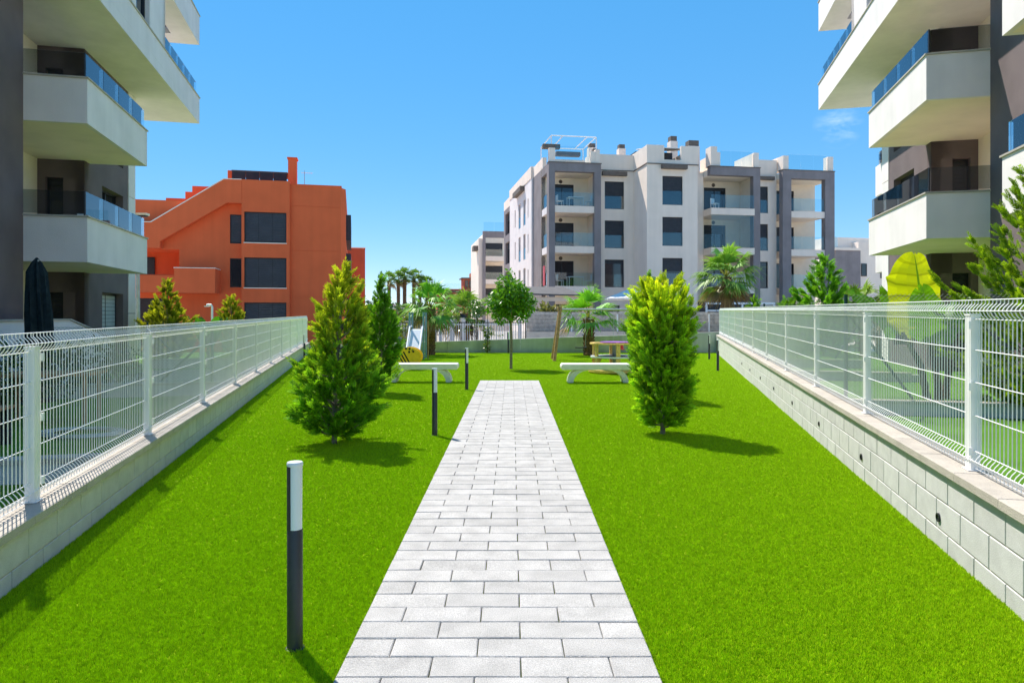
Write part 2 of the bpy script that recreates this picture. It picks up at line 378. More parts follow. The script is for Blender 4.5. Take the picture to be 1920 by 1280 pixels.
# paved path, each paver a piece of its own
PX, PW, PL, ROW = -0.06, 1.40, 0.40, 0.1756
path = MB().box(PX-PW/2+.006, PX+PW/2-.006, 1.0, 16.42, -0.2, -0.030).build('path', 'bedding'); tag(path, kind='structure')
def paver_mesh(w, k):
    r = random.Random(k); m = MB(); j = 0.0028
    m.cbox(j, w-j, j, ROW-j, -0.05, 0.0, 0.0045)
    m.v = [(x + r.uniform(-.0012,.0012), y + r.uniform(-.0012,.0012), z + r.uniform(-.0012,.0012)) for x,y,z in m.v]
    return m.mesh('paver', 'paver')
full = [paver_mesh(PL, i) for i in range(5)]; half = [paver_mesh(PL/2, 10+i) for i in range(3)]
far_p = MB(); cnt = 0
for r in range(int((16.42 - 1.0) / ROW)):
    y = 1.0 + r * ROW; x = PX - PW/2
    for w in ((PL/2, PL, PL, PL) if r % 2 == 0 else (PL, PL, PL, PL/2)):
        if y > 2.3 and cnt < 300:
            o = link('paver', rng.choice(full if w == PL else half), path, (x, y, rng.uniform(-.002, .0015))); cnt += 1
        else:
            far_p.cbox(x+.0028, x+w-.0028, y+.0028, y+ROW-.0028, -.05, rng.uniform(-.002,.0015), .0045)
        x += w
o = far_p.build('paver', 'paver', path); o['kind'] = 'stuff'

# turf blades scattered over the lawn (one mass nobody could count)
def turf():
    dens = MB(); nx, ny = 34, 64
    ys = [2.0 + (D_END - 2.05) * (j / ny) ** 1.5 for j in range(ny + 1)]
    strips = [(lambda d: xl(d), lambda d: PX-PW/2-.004), (lambda d: PX+PW/2+.004, lambda d: xr(d))]
    P, F = [], []
    for (fa, fb) in strips:
        for j in range(ny):
            y0, y1 = ys[j], ys[j+1]
            if y0 >= 16.44: break
            y1 = min(y1, 16.44)
            b = len(P)
            P += [(fa(y0),y0,-.022),(fb(y0),y0,-.022),(fb(y1),y1,-.022),(fa(y1),y1,-.022)]; F.append((b,b+1,b+2,b+3))
    y = 16.44
    while y < D_END - .02:
        y1 = min(y + .5, D_END); b = len(P)
        P += [(xl(y),y,-.022),(xr(y),y,-.022),(xr(y1),y1,-.022),(xl(y1),y1,-.022)]; F.append((b,b+1,b+2,b+3)); y = y1
    me = bpy.data.meshes.new('turf_blades'); me.from_pydata(P, [], F)
    at = me.attributes.new('dens', 'FLOAT', 'POINT')
    at.data.foreach_set('value', [max(0.09, min(1.0, (3.6 / max(p[1], .1)) ** 1.25)) for p in P])
    me.materials.append(M['turf_blade'])
    o = bpy.data.objects.new('turf_blades', me); C.objects.link(o)
    tag(o, 'short bright green artificial turf blades covering the lawn', 'grass', kind='stuff')
    ng = bpy.data.node_groups.new('turf', 'GeometryNodeTree')
    ng.interface.new_socket('Geometry', in_out='INPUT', socket_type='NodeSocketGeometry')
    ng.interface.new_socket('Geometry', in_out='OUTPUT', socket_type='NodeSocketGeometry')
    n, l = ng.nodes, ng.links
    gi, go = n.new('NodeGroupInput'), n.new('NodeGroupOutput')
    ds = n.new('GeometryNodeDistributePointsOnFaces'); na = n.new('GeometryNodeInputNamedAttribute'); na.data_type = 'FLOAT'; na.inputs['Name'].default_value = 'dens'
    mm = n.new('ShaderNodeMath'); mm.operation = 'MULTIPLY'; mm.inputs[1].default_value = 17000.0
    l.new(na.outputs[0], mm.inputs[0]); l.new(gi.outputs[0], ds.inputs['Mesh']); l.new(mm.outputs[0], ds.inputs['Density'])
    jn = n.new('GeometryNodeJoinGeometry'); r = random.Random(3)
    for i in range(4):
        c = n.new('GeometryNodeMeshCone'); c.fill_type = 'NONE'; c.inputs['Vertices'].default_value = 3
        c.inputs['Radius Top'].default_value = 0.0; c.inputs['Radius Bottom'].default_value = 0.0019; c.inputs['Depth'].default_value = r.uniform(.013, .020)
        t = n.new('GeometryNodeTransform')
        t.inputs['Rotation'].default_value = (r.uniform(-.6,.6), r.uniform(-.6,.6), r.uniform(0, 6))
        t.inputs['Translation'].default_value = (r.uniform(-.006,.006), r.uniform(-.006,.006), 0)
        l.new(c.outputs['Mesh'], t.inputs['Geometry']); l.new(t.outputs[0], jn.inputs[0])
    sm = n.new('GeometryNodeSetMaterial'); sm.inputs['Material'].default_value = M['turf_blade']
    l.new(jn.outputs[0], sm.inputs['Geometry'])
    io = n.new('GeometryNodeInstanceOnPoints'); l.new(ds.outputs['Points'], io.inputs['Points']); l.new(sm.outputs[0], io.inputs['Instance'])
    rv = n.new('FunctionNodeRandomValue'); rv.data_type = 'FLOAT_VECTOR'
    rv.inputs[0].default_value = (-.1, -.1, 0); rv.inputs[1].default_value = (.1, .1, 6.28)
    l.new(rv.outputs[0], io.inputs['Rotation'])
    rs = n.new('FunctionNodeRandomValue'); rs.data_type = 'FLOAT'; rs.inputs[2].default_value = 0.75; rs.inputs[3].default_value = 1.25
    l.new(rs.outputs[1], io.inputs['Scale'])
    l.new(io.outputs['Instances'], go.inputs[0])
    mo = o.modifiers.new('turf', 'NODES'); mo.node_group = ng
turf()

# ================================================================== LOW BLOCK WALLS WITH COPING
def low_wall(side, label):
    """built in a frame whose y axis runs along the wall; the wall climbs a little with distance"""
    sl = 0.2275 if side < 0 else 0.2365
    fx, fz = (xl, zl) if side < 0 else (xr, zr)
    D0 = 0.2
    n = math.sqrt(1 + sl * sl); rz = math.atan(sl) * (1 if side < 0 else -1)
    root = thing('block_wall', label, 'wall', (fx(D0), D0, 0), rz)
    L = (D_END - D0) * n; climb = (fz(D_END) - fz(D0)) / L
    s = side                                # local x grows away from the lawn
    def topz(a): return fz(D0) + climb * a
    H0, CAP, T = 0.20, 0.055, 0.20
    core = MB()
    p = [(s*.006, 0), (s*(T-.006), 0)]
    core.add([(s*.007,0,-1.15),(s*(T-.007),0,-1.15),(s*(T-.007),L,-1.15),(s*.007,L,-1.15),
              (s*.007,0,topz(0)-CAP),(s*(T-.007),0,topz(0)-CAP),(s*(T-.007),L,topz(L)-CAP),(s*.007,L,topz(L)-CAP)],
             [(0,3,2,1),(4,5,6,7),(0,1,5,4),(1,2,6,5),(2,3,7,6),(3,0,4,7)])
    core.build('mortar_core', 'mortar', root)
    BL = 0.40
    bm = MB(); j = .0045; c = .004
    x0, x1 = (0, T) if s > 0 else (-T, 0)
    bm.add([(s*.004, j, j), (s*.004, BL-j, j), (s*.004, BL-j, H0-j), (s*.004, j, H0-j), (0, j+c, j+c), (0, BL-j-c, j+c), (0, BL-j-c, H0-j-c), (0, j+c, H0-j-c),
            (s*T, j, j), (s*T, BL-j, j), (s*T, BL-j, H0-j), (s*T, j, H0-j)],
           [(4,5,6,7),(0,1,5,4),(1,2,6,5),(2,3,7,6),(3,0,4,7),(0,8,9,1),(1,9,10,2),(2,10,11,3),(3,11,8,0),(11,10,9,8)])
    me = bm.mesh('block', 'block')
    tilt = math.atan(climb)
    k = int(L / BL)
    for row in range(3 if side < 0 else 4):
        for i in range(k + 1):
            a = i * BL - (BL / 2 if row % 2 else 0)
            if a < -.01 or a + BL > L + .02: continue
            zt = topz(a) - CAP - .003 - row * H0
            if zt < -.01: continue
            o = link('block', me, root, (rng.uniform(-.001, .001), a, zt - H0)); o.rotation_euler = (tilt, 0, 0)
    # coping stones
    CL = 0.60 if side > 0 else 0.80
    cm = MB(); w0, w1 = -s*.035, s*(T+.035)
    cm.cbox(min(w0,w1), max(w0,w1), .0015, CL-.0015, -CAP, 0, .006)
    cme = cm.mesh('coping_stone', 'stone_coping')
    for i in range(int(L / CL)):
        o = link('coping_stone', cme, root, (0, i*CL, topz(i*CL) + rng.uniform(-.001,.001))); o.rotation_euler = (tilt, 0, 0)
    # round weep holes with a plastic sleeve on the right wall
    if side > 0:
        for i in range(9):
            a = 2.6 + 1.95 * i
            m = MB(); z = topz(a) - .38
            m.lathe([(.021, -.012), (.030, -.012), (.030, .012), (.021, .012), (.021, -.012)], 14)
            m.add([(.021*math.cos(t*math.pi/6), .021*math.sin(t*math.pi/6), .004) for t in range(12)], [tuple(range(12))])
            o = m.build('drain_sleeve', 'dark_frame', root); o.location = (0, a, z); o.rotation_euler = (0, R(-90), 0)
    return root, rz, topz, L
lw, lrz, ltop, LL = low_wall(-1, 'low pale block wall with stone coping, shaded face, below the grey parasol side fence')
rw, rrz, rtop, LR = low_wall(1, 'low pale block wall with stone coping and round drain sleeves, sunlit, right of path')

# ================================================================== WHITE MESH FENCES
FH = 1.075
def panel_mesh(L, side, coarse=False):
    """welded wire panel: upright wires with two folds, level wires"""
    prof = [(0, 0), (0, .025), (.65, .045), (1, .065), (.65, .085), (0, .11), (0, .95), (.65, .976), (1, 1.003), (.65, 1.024), (0, 1.047), (0, FH)]
    m = MB(); F = .034
    step = .05; n = int(L / step)
    for i in range(n + 1):
        y = .5 * (L - n * step) + i * step
        m.tube([(-side * F * f, y, z) for f, z in prof], .0036, 4, cap=False)
    for z, f in ((.006, 0), (.065, 1), (.115, 0), (.34, 0), (.55, 0), (.755, 0), (.95, 0), (1.003, 1), (FH-.004, 0)):
        m.tube([(-side * F * f - side * .006, 0, z), (-side * F * f - side * .006, L, z)], .0032, 4, cap=False)
    return m.mesh('mesh_panel', 'white_coat')
def post_mesh():
    m = MB(); m.box(-.028, .028, -.040, .040, 0, .985)
    m.box(-.033, .033, -.044, .044, .985, .997)
    for y in (-.018, .018): m.box(-.0305, .0305, y-.004, y+.004, .01, .98)
    m.box(-.045, .045, -.052, .052, 0, .006)
    return m.mesh('post', 'white_coat')
PM = post_mesh()
def fence(side, label, d_first, step_d):
    sl = 0.2275 if side < 0 else 0.2365; n = math.sqrt(1 + sl*sl)
    fx, fz = (xl, zl) if side < 0 else (xr, zr)
    rz = math.atan(sl) * (1 if side < 0 else -1)
    root = thing('mesh_fence', label, 'fence', (fx(0.2), 0.2, 0), rz)
    L = step_d * n
    climb = (fz(20) - fz(0)) / (20 * n)
    me = panel_mesh(L - .012, side)
    def at(d): return (side * .115, (d - 0.2) * n, fz(d) + .003)
    d = d_first - step_d * 2
    while d < 0.3: d += step_d
    ds = []
    while d < D_END + .4: ds.append(min(d, D_END - .12)); d += step_d
    for i, dd in enumerate(ds):
        p = link('post', PM, root, at(dd))
        if side < 0: pass
        if i == 0: clip_me = MB().box(side*-.046, side*-.028, .045 if side < 0 else -.062, .062 if side < 0 else -.045, 0, .05).mesh('clip', 'white_coat')
        for z in (.10, .51, .90): link('clip', clip_me, p, (0, 0, z))
        if i + 1 < len(ds):
            a, b = at(dd), at(ds[i+1]); ln = b[1] - a[1]
            o = link('mesh_panel', me, root, (a[0], a[1] + .006, a[2] + .012)); o.rotation_euler = (math.atan(climb), 0, 0)
            if abs(ln - L) > .02: o.scale = (1, (ln - .012) / (L - .012), 1)
    if ds[0] > 0.5:
        a = at(ds[0]); o = link('mesh_panel', me, root, (a[0], a[1] - L + .006, a[2] + .012 - climb * L)); o.rotation_euler = (math.atan(climb), 0, 0)
fence(-1, 'white welded mesh fence on the shaded block wall, dark garden behind it', 4.42, 2.42)
fence(1, 'white welded mesh fence on the sunlit block wall, bright garden behind it', 4.40, 2.38)

# ================================================================== BACK WALL
bw = thing('concrete_wall', 'long grey green concrete wall closing the back of the lawn', 'wall', (0, D_END, 0))
xs = [xl(D_END) - .3, -5.6, -2.7, .35, 3.3, 6.0, xr(D_END) + .35]
def bz(x): return 0.40 + 0.034 * (x + 4.5)
for i in range(len(xs) - 1):
    a, b = xs[i] + .006, xs[i+1] - .006
    MB().add([(a,0,-1.1),(b,0,-1.1),(b,.22,-1.1),(a,.22,-1.1),(a,0,bz(a)),(b,0,bz(b)),(b,.22,bz(b)),(a,.22,bz(a))],
             [(0,3,2,1),(4,5,6,7),(0,1,5,4),(1,2,6,5),(2,3,7,6),(3,0,4,7)]).build('wall_panel', 'concrete', bw)
MB().box(xs[0], xs[-1], .01, .21, -1.1, .1).build('footing', 'concrete', bw)

# ================================================================== APARTMENT BLOCKS BESIDE THE LAWN
def apartment(side, label, origin, dz, near_end):
    """local x = side-mirrored v (towards the lawn is positive v), local y = u (away from the camera)"""
    sx = 1 if side < 0 else -1
    root = thing('apartment_block', label, 'building', origin, PHI * sx)
    def bx(v0, v1, u0, u1, z0, z1): return (sx*v0, sx*v1, u0, u1, z0+dz, z1+dz)
    def part(name, m, *bs):
        b = MB()
        for q in bs: b.box(*bx(*q))
        return b.build(name, m, root)
    vdir, ndir = Vector((sx, 0, 0)), Vector((0, -1, 0))
    # --- dark wall flush behind the balconies (towards the camera) and body of the block
    part('dark_wall', 'dark_plaster', (-3.0, -1.2, -16, 0.0, -.3, 8.56))
    part('body', 'dark_plaster', (-14, -3.0, -16, 8.1, -1.2, 8.56))
    # --- recess: cream wall with a door, dark cross wall, lighter grey wall, white end pilaster
    doors = [(0.25, 1.15, f, f + 2.15) for f in (0.1, 2.97, 5.93)]
    MB().wall((sx*-2.5, 0, dz), Y3, vdir, 0.0, 3.9, -.3, 8.56, .45, doors).build('recess_wall', 'cream_plaster', root)
    for d in doors: window(root, (sx*-2.5, 0, dz), Y3, vdir, *d, back=.18)
    dw = [(-2.32, -1.62, 0.1, 2.15), (-2.32, -1.62, 2.97, 5.15), (-2.32, -1.62, 5.93, 8.0)]
    MB().wall((0, 3.9, dz), vdir, ndir, -2.5, -1.4, -.3, 8.56, .3, dw).build('cross_wall', 'dark_plaster', root)
    for i, d in enumerate(dw):
        window(root, (0, 3.9, dz), vdir, ndir, *d, back=.14, mull=1, shut=(.97, .25, .3)[i] if side < 0 else (.3, .97, .97)[i], glass='pane_dark')
    sw = [(5.2, 7.0, 0.15, 2.2), (5.2, 7.0, 3.1, 5.2), (5.2, 7.0, 6.05, 8.1)]
    MB().wall((sx*-1.4, 0, dz), Y3, vdir, 3.9, 7.45, -1.0, 8.56, .5, sw).build('side_wall', 'dark_plaster', root)
    for i, d in enumerate(sw):
        window(root, (sx*-1.4, 0, dz), Y3, vdir, *d, back=.2, shut=(1.0 if side < 0 else .4) if i == 0 else (.0 if side < 0 else .95), mull=1, glass='pane_dark', shutter='shutter_light' if (i == 0 and side < 0) else 'shutter')
    for i, z in enumerate((-1.0, 1.62, 3.15, 5.3, 6.8, 8.0)):
        z1 = (1.60, 3.13, 5.28, 6.78, 7.98, 8.56)[i]
        part('clad_panel', 'white_plaster', (-3.0, -1.38, 7.46, 8.13, z, z1))
    # --- balconies
    def balcony(u0, u1, z, v0=-1.32, glass=True, npan=4, smoke='glass_smoke'):
        b = part('balcony_slab', 'cream_plaster', (-2.5, -.1, u0+.1, u1-.1, z, z+.26))
        o = MB()
        o.box(*bx(-.1, 0, u0, u1, z, z+.95)); o.box(*bx(v0, -.1, u0, u0+.1, z, z+.95)); o.box(*bx(-2.5, -.1, u1-.1, u1, z, z+.95))
        o.build('balcony_parapet', 'white_plaster', root)
        c = MB()
        c.box(*bx(-.13, .03, u0-.03, u1+.03, z+.953, z+.985)); c.box(*bx(v0, -.13, u0-.03, u0+.13, z+.953, z+.985))
        c.build('balcony_coping', 'stone_coping', root)
        zt = z + .985
        for i in range(npan):
            a, e = u0 + .07 + (u1-u0-.14)*i/npan, u0 + .07 + (u1-u0-.14)*(i+1)/npan
            part('glass_panel', 'glass', (-.065, -.053, a+.008, e-.008, zt+.03, zt+.52))
            part('rail_post', 'galvanised', (-.085, -.07, e-.03, e+.01, zt, zt+.30))
        part('glass_panel', smoke, (v0+.02, -.08, u0+.04, u0+.052, zt+.03, zt+.52))
        part('rail_post', 'dark_frame', (-.08, -.055, u0+.03, u0+.06, zt, zt+.52))
    for z in (2.68, 5.62):
        balcony(0.0, 4.3, z, npan=4)
        balcony(-11.5, near_end, z, npan=5)
    # --- terrace floor and top storey
    part('terrace_slab', 'white_plaster', (-8, 0, -16, 10.8, 8.565, 8.87))
    part('terrace_parapet', 'white_plaster', (-.14, 0, -16, 10.8, 8.873, 9.48), (-6, -.14, 10.66, 10.8, 8.873, 9.48))
    part('terrace_coping', 'stone_coping', (-.17, .03, -16, 10.83, 9.483, 9.515), (-6, -.17, 10.63, 10.83, 9.483, 9.515))
    win = [(-6.2, -4.6, 9.75, 11.45), (3.45, 4.65, 9.55, 11.45)]
    MB().wall((sx*-.03, 0, dz), Y3, vdir, -16, 6.25, 9.518, 11.44, .35, win).build('top_storey_wall', 'white_plaster', root)
    for w in win: window(root, (sx*-.03, 0, dz), Y3, vdir, *w, back=.12, glass='glass_blue' if False else 'pane_dark')
    MB().wall((0, 6.25, dz), vdir, Vector((0, 1, 0)), -6, -.03, 8.873, 11.44, .3, [(-4.6, -1.6, 8.95, 11.1)]).build('terrace_wall', 'white_plaster', root)
    window(root, (0, 6.25, dz), vdir, Vector((0, 1, 0)), -4.6, -1.6, 8.95, 11.1, back=.1, mull=2)
    n = 5
    for i in range(n):
        a, e = 6.35 + 4.3*i/n, 6.35 + 4.3*(i+1)/n
        part('glass_panel', 'glass', (-.09, -.078, a+.01, e-.01, 9.55, 10.02))
        part('rail_post', 'dark_frame', (-.11, -.092, e-.035, e+.005, 9.518, 9.85))
    # roof slab with an opening closed by dark louvres over the terrace end
    part('roof_slab', 'white_plaster', (-8, -4.2, -16, 10.8, 11.443, 11.8), (-4.2, 0, -16, 7.0, 11.443, 11.8), (-.75, 0, 7.0, 10.8, 11.443, 11.8), (-4.2, -.75, 9.9, 10.8, 11.443, 11.8))
    part('roof_parapet', 'white_plaster', (-.16, 0, -16, 10.8, 11.803, 12.48), (-8, -.16, 10.64, 10.8, 11.803, 12.48))
    part('roof_coping', 'stone_coping', (-.19, .03, -16, 10.83, 12.483, 12.515), (-8, -.19, 10.61, 10.83, 12.483, 12.515))
    for i in range(7): part('louvre', 'roof_grey', (-4.2, -.75, 7.05+.41*i, 7.36+.41*i, 11.62, 11.70))
    # ground floor: low white terrace wall with a sloping end
    if side < 0:
        p = MB().prism([(-12, -.3), (3.4, -.3), (3.4, .95), (.72, 1.44), (-12, 1.44)], lambda a, b, t: (sx*t, a, b+dz), -.74, -.60); p.build('terrace_wall', 'white_plaster', root)
        p = MB().prism([(-12, 1.443), (.73, 1.443), (3.43, .953), (3.43, .985), (.74, 1.475), (-12, 1.475)], lambda a, b, t: (sx*t, a, b+dz), -.77, -.57); p.build('wall_coping', 'stone_coping', root)
    else:
        p = MB().wall((0, -.4, dz), vdir, ndir, -6.0, -.9, -.8, .55, .16); p.build('terrace_wall', 'white_plaster', root)
        for z in (2.55, 5.25):
            part('end_balcony', 'white_plaster', (-4.5, -1.8, 8.3, 10.4, z, z+1.05))
            part('glass_panel', 'glass', (-1.9, -1.89, 8.35, 10.35, z+1.08, z+1.55))
    return root
apartment(-1, 'dark grey and white apartment block with angled balconies left of the lawn', (-9.02, 14.5, 0), 0.0, -4.1)
apartment(1, 'dark grey and white apartment block with angled balconies right of the lawn', (8.80, 14.5, 0), 0.5, -3.4)

def balcony_point(v, u, z): return (-9.02 + CO*v - SI*u, 14.5 + SI*v + CO*u, z)
for v, u, r, lab in ((-.55, 1.6, 20, 'pale chair behind the glass of the lower left balcony'), (-.6, 2.9, 160, 'pale chair at the far end of the lower left balcony')):
    ch_ = bpy.data.objects.new('chair', None); C.objects.link(ch_); ch_.location = balcony_point(v, u, 2.945); ch_.rotation_euler = (0, 0, R(r)); tag(ch_, lab, 'chair', 'chairs on the near balcony')
    MB().box(-.25, .25, -.25, .25, .42, .46).build('seat', 'white_coat', ch_); MB().box(-.25, .25, .21, .25, .46, 1.0).build('backrest', 'white_coat', ch_)
    for x in (-.24, .20):
        for y in (-.24, .20): MB().box(x, x+.035, y, y+.035, 0, .42).build('leg', 'galvanised', ch_)

# ================================================================== RED BLOCK
def red_block():
    root = thing('red_apartment_block', 'terracotta red apartment block with a diagonal stair parapet and dark windows', 'building', (-14, 43, 0), PHI)
    fn = lambda a, b, t: (a, t, b)
    nd = Vector((0, -1, 0))
    # back wall plane behind the stair (recessed .55)
    holes = [(-3.62, -2.92, 6.04, 7.86), (-3.62, -2.92, 3.30, 5.12), (-10.5, -6.55, 4.05, 5.60), (-10.5, -7.4, -.8, 2.6)]
    w = MB().wall((0, .55, 0), X3, nd, -10.5, -2.86, -1.1, 8.6, .4, holes); w.build('recessed_wall', 'red_plaster', root)
    for h in holes[:2]: window(root, (0, .55, 0), X3, nd, *h, back=.06, shut=.98 if h is holes[0] else .0, shutter='screen_blue')
    window(root, (0, .55, 0), X3, nd, *holes[3], back=.25, mull=3)
    # loggia interior
    MB().box(-10.5, -6.55, 3.2, 3.4, 3.0, 5.7).build('loggia_wall', 'red_plaster', root)
    MB().box(-6.55, -6.3, .96, 3.2, 3.0, 5.7).build('loggia_wall', 'red_plaster', root)
    MB().box(-10.5, -6.3, .96, 3.4, 5.605, 5.9).build('loggia_ceiling', 'red_plaster', root)
    window(root, (0, 3.2, 0), X3, nd, -9.8, -8.6, 3.6, 5.3, back=-.09, mull=1)
    # diagonal parapet band in front
    MB().prism([(-10.5, 5.62), (-7.5, 5.62), (-7.5, 6.02), (-3.70, 8.5), (-2.86, 8.5), (-2.86, 9.95), (-3.87, 9.93), (-7.99, 7.15), (-10.5, 7.15)], fn, -.02, .9).build('stair_parapet', 'red_plaster', root)
    MB().prism([(-10.5, 7.153), (-7.99, 7.153), (-3.87, 9.933), (-2.86, 9.953), (-2.86, 10.0), (-3.9, 9.985), (-8.03, 7.20), (-10.5, 7.20)], fn, -.05, .25).build('parapet_cap', 'cream_plaster', root)
    # window tower
    hs = [(-2.70, -.20, 6.09, 7.99), (-2.70, -.20, 3.28, 5.15), (-2.70, -.20, .3, 2.35)]
    MB().wall((0, 0, 0), X3, nd, -2.857, 0.0, -1.1, 9.98, .5, hs).build('window_tower', 'red_plaster', root)
    for h in hs:
        window(root, (0, 0, 0), X3, nd, *h, back=.1, mull=2, shut=.99, shutter='screen_blue')
        MB().box(h[0]-.03, h[1]+.03, -.05, .1, h[2]-.06, h[2]-.003).build('sill', 'cream_plaster', root)
    # plain right-hand block, set back a little, with faint joints between the lifts
    for z0, z1 in ((-1.1, 2.72), (2.735, 5.64), (5.655, 8.46), (8.475, 9.80)):
        MB().box(0.003, 3.12, .22, 6.0, z0, z1).build('plain_wall', 'red_plaster', root)
    MB().box(.0, 3.1, .25, 5.9, -1, 9.7).build('plain_wall_core', 'red_plaster', root)
    MB().box(-.02, 3.17, .19, 6.05, 9.803, 9.86).build('parapet_cap', 'red_plaster', root)
    MB().prism([(3.12, .22), (3.42, .8), (3.42, 13), (3.12, 13)], lambda a, b, t: (a, b, t), -1.1, 9.75).build('corner_strip', 'red_plaster', root)
    for z in (1.0, 4.0, 6.6): MB().box(3.42, 3.75, 2.2, 9.5, z, z+1.7).build('side_balcony_screen', 'screen_blue', root)
    MB().box(-10.5, 3.1, 6.0, 13, -1.1, 9.4).build('body', 'red_plaster', root)
    MB().box(-6.0, -.1, .96, 6.0, 5.95, 8.4).build('body', 'red_plaster', root)
    # lower balcony
    MB().box(-6.45, -4.18, -1.1, .55, 2.88, 4.35).build('balcony', 'red_plaster', root)
    MB().box(-10.5, -6.45, -.55, .55, 2.92, 3.95).build('balcony', 'red_plaster', root)
    MB().box(-6.48, -4.15, -1.13, .5, 4.353, 4.40).build('parapet_cap', 'cream_plaster', root)
    # roof: stepped volumes, solar pergola, chimney
    for x0, x1, z in ((-7.2, -6.98, 9.25), (-6.97, -6.55, 9.75), (-6.545, -4.0, 10.15)):
        MB().box(x0, x1, 4.0, 9, 6, z).build('roof_volume', 'red_plaster', root)
    MB().box(-8.4, -7.22, 5.0, 9, 6, 9.45).build('roof_volume', 'red_plaster', root)
    MB().box(-10.5, -7.0, 4.6, 8.4, 8.15, 9.0).build('solar_panel', 'solar', root)
    MB().box(-10.4, -10.25, 5, 5.15, 7.0, 8.15).build('pergola_post', 'white_plaster', root)
    MB().box(-.24, .28, 1.5, 2.3, 9.6, 11.75).build('chimney', 'red_plaster', root)
    MB().box(-.30, .34, 1.44, 2.36, 11.753, 11.83).build('chimney_cap', 'red_plaster', root)
    MB().box(-4.0, -3.7, 2, 2.4, 9.4, 10.9).build('roof_post', 'red_plaster', root)
    for k in range(4): MB().box(-3.68+.845*k, -2.86+.845*k, 1.6, 1.66, 10.16, 10.78).build('solar_panel', 'solar_frame', root)
    MB().box(-3.7, -.28, 1.6, 3.6, 10.785, 10.86).build('pergola_roof', 'roof_grey', root)
    for x in (-3.0, -2.0, -1.0): MB().box(x, x+.05, 1.7, 1.75, 9.9, 10.22).build('panel_leg', 'galvanised', root)
    MB().box(-2, -.3, 3, 3.2, 9.9, 10.35).build('roof_volume', 'red_plaster', root)
    a = MB(); a.tube([(.75, 2, 9.8), (.75, 2, 11.1)], .02, 5); a.tube([(.55, 2, 10.95), (1.3, 2, 10.95)], .012, 4)
    for i in range(6): a.tube([(.6+.12*i, 1.75, 10.95), (.6+.12*i, 2.25, 10.95)], .008, 4)
    a.tube([(.6, 2, 10.15), (1.0, 2, 10.15)], .012, 4)
    a.build('antenna', 'galvanised', root)
    l = MB(); l.lathe([(.01, -.14), (.12, -.08), (.14, 0), (.12, .08), (.01, .14)], 12, (-5.6, -.1, 0)); l.build('wall_lamp', 'opal', root, True).location = (0.6, 3.9, 8.9)
    return root
red_block()
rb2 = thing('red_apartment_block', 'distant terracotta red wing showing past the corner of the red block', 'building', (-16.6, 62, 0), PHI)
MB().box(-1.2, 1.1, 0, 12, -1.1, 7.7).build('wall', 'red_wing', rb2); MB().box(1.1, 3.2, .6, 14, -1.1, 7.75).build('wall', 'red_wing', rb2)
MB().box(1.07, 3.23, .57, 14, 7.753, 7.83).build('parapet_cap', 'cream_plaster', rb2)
MB().tube([(.9, 1, 7.6), (.9, 1, 8.9)], .03, 5).build('vent_pipe', 'galvanised', rb2)

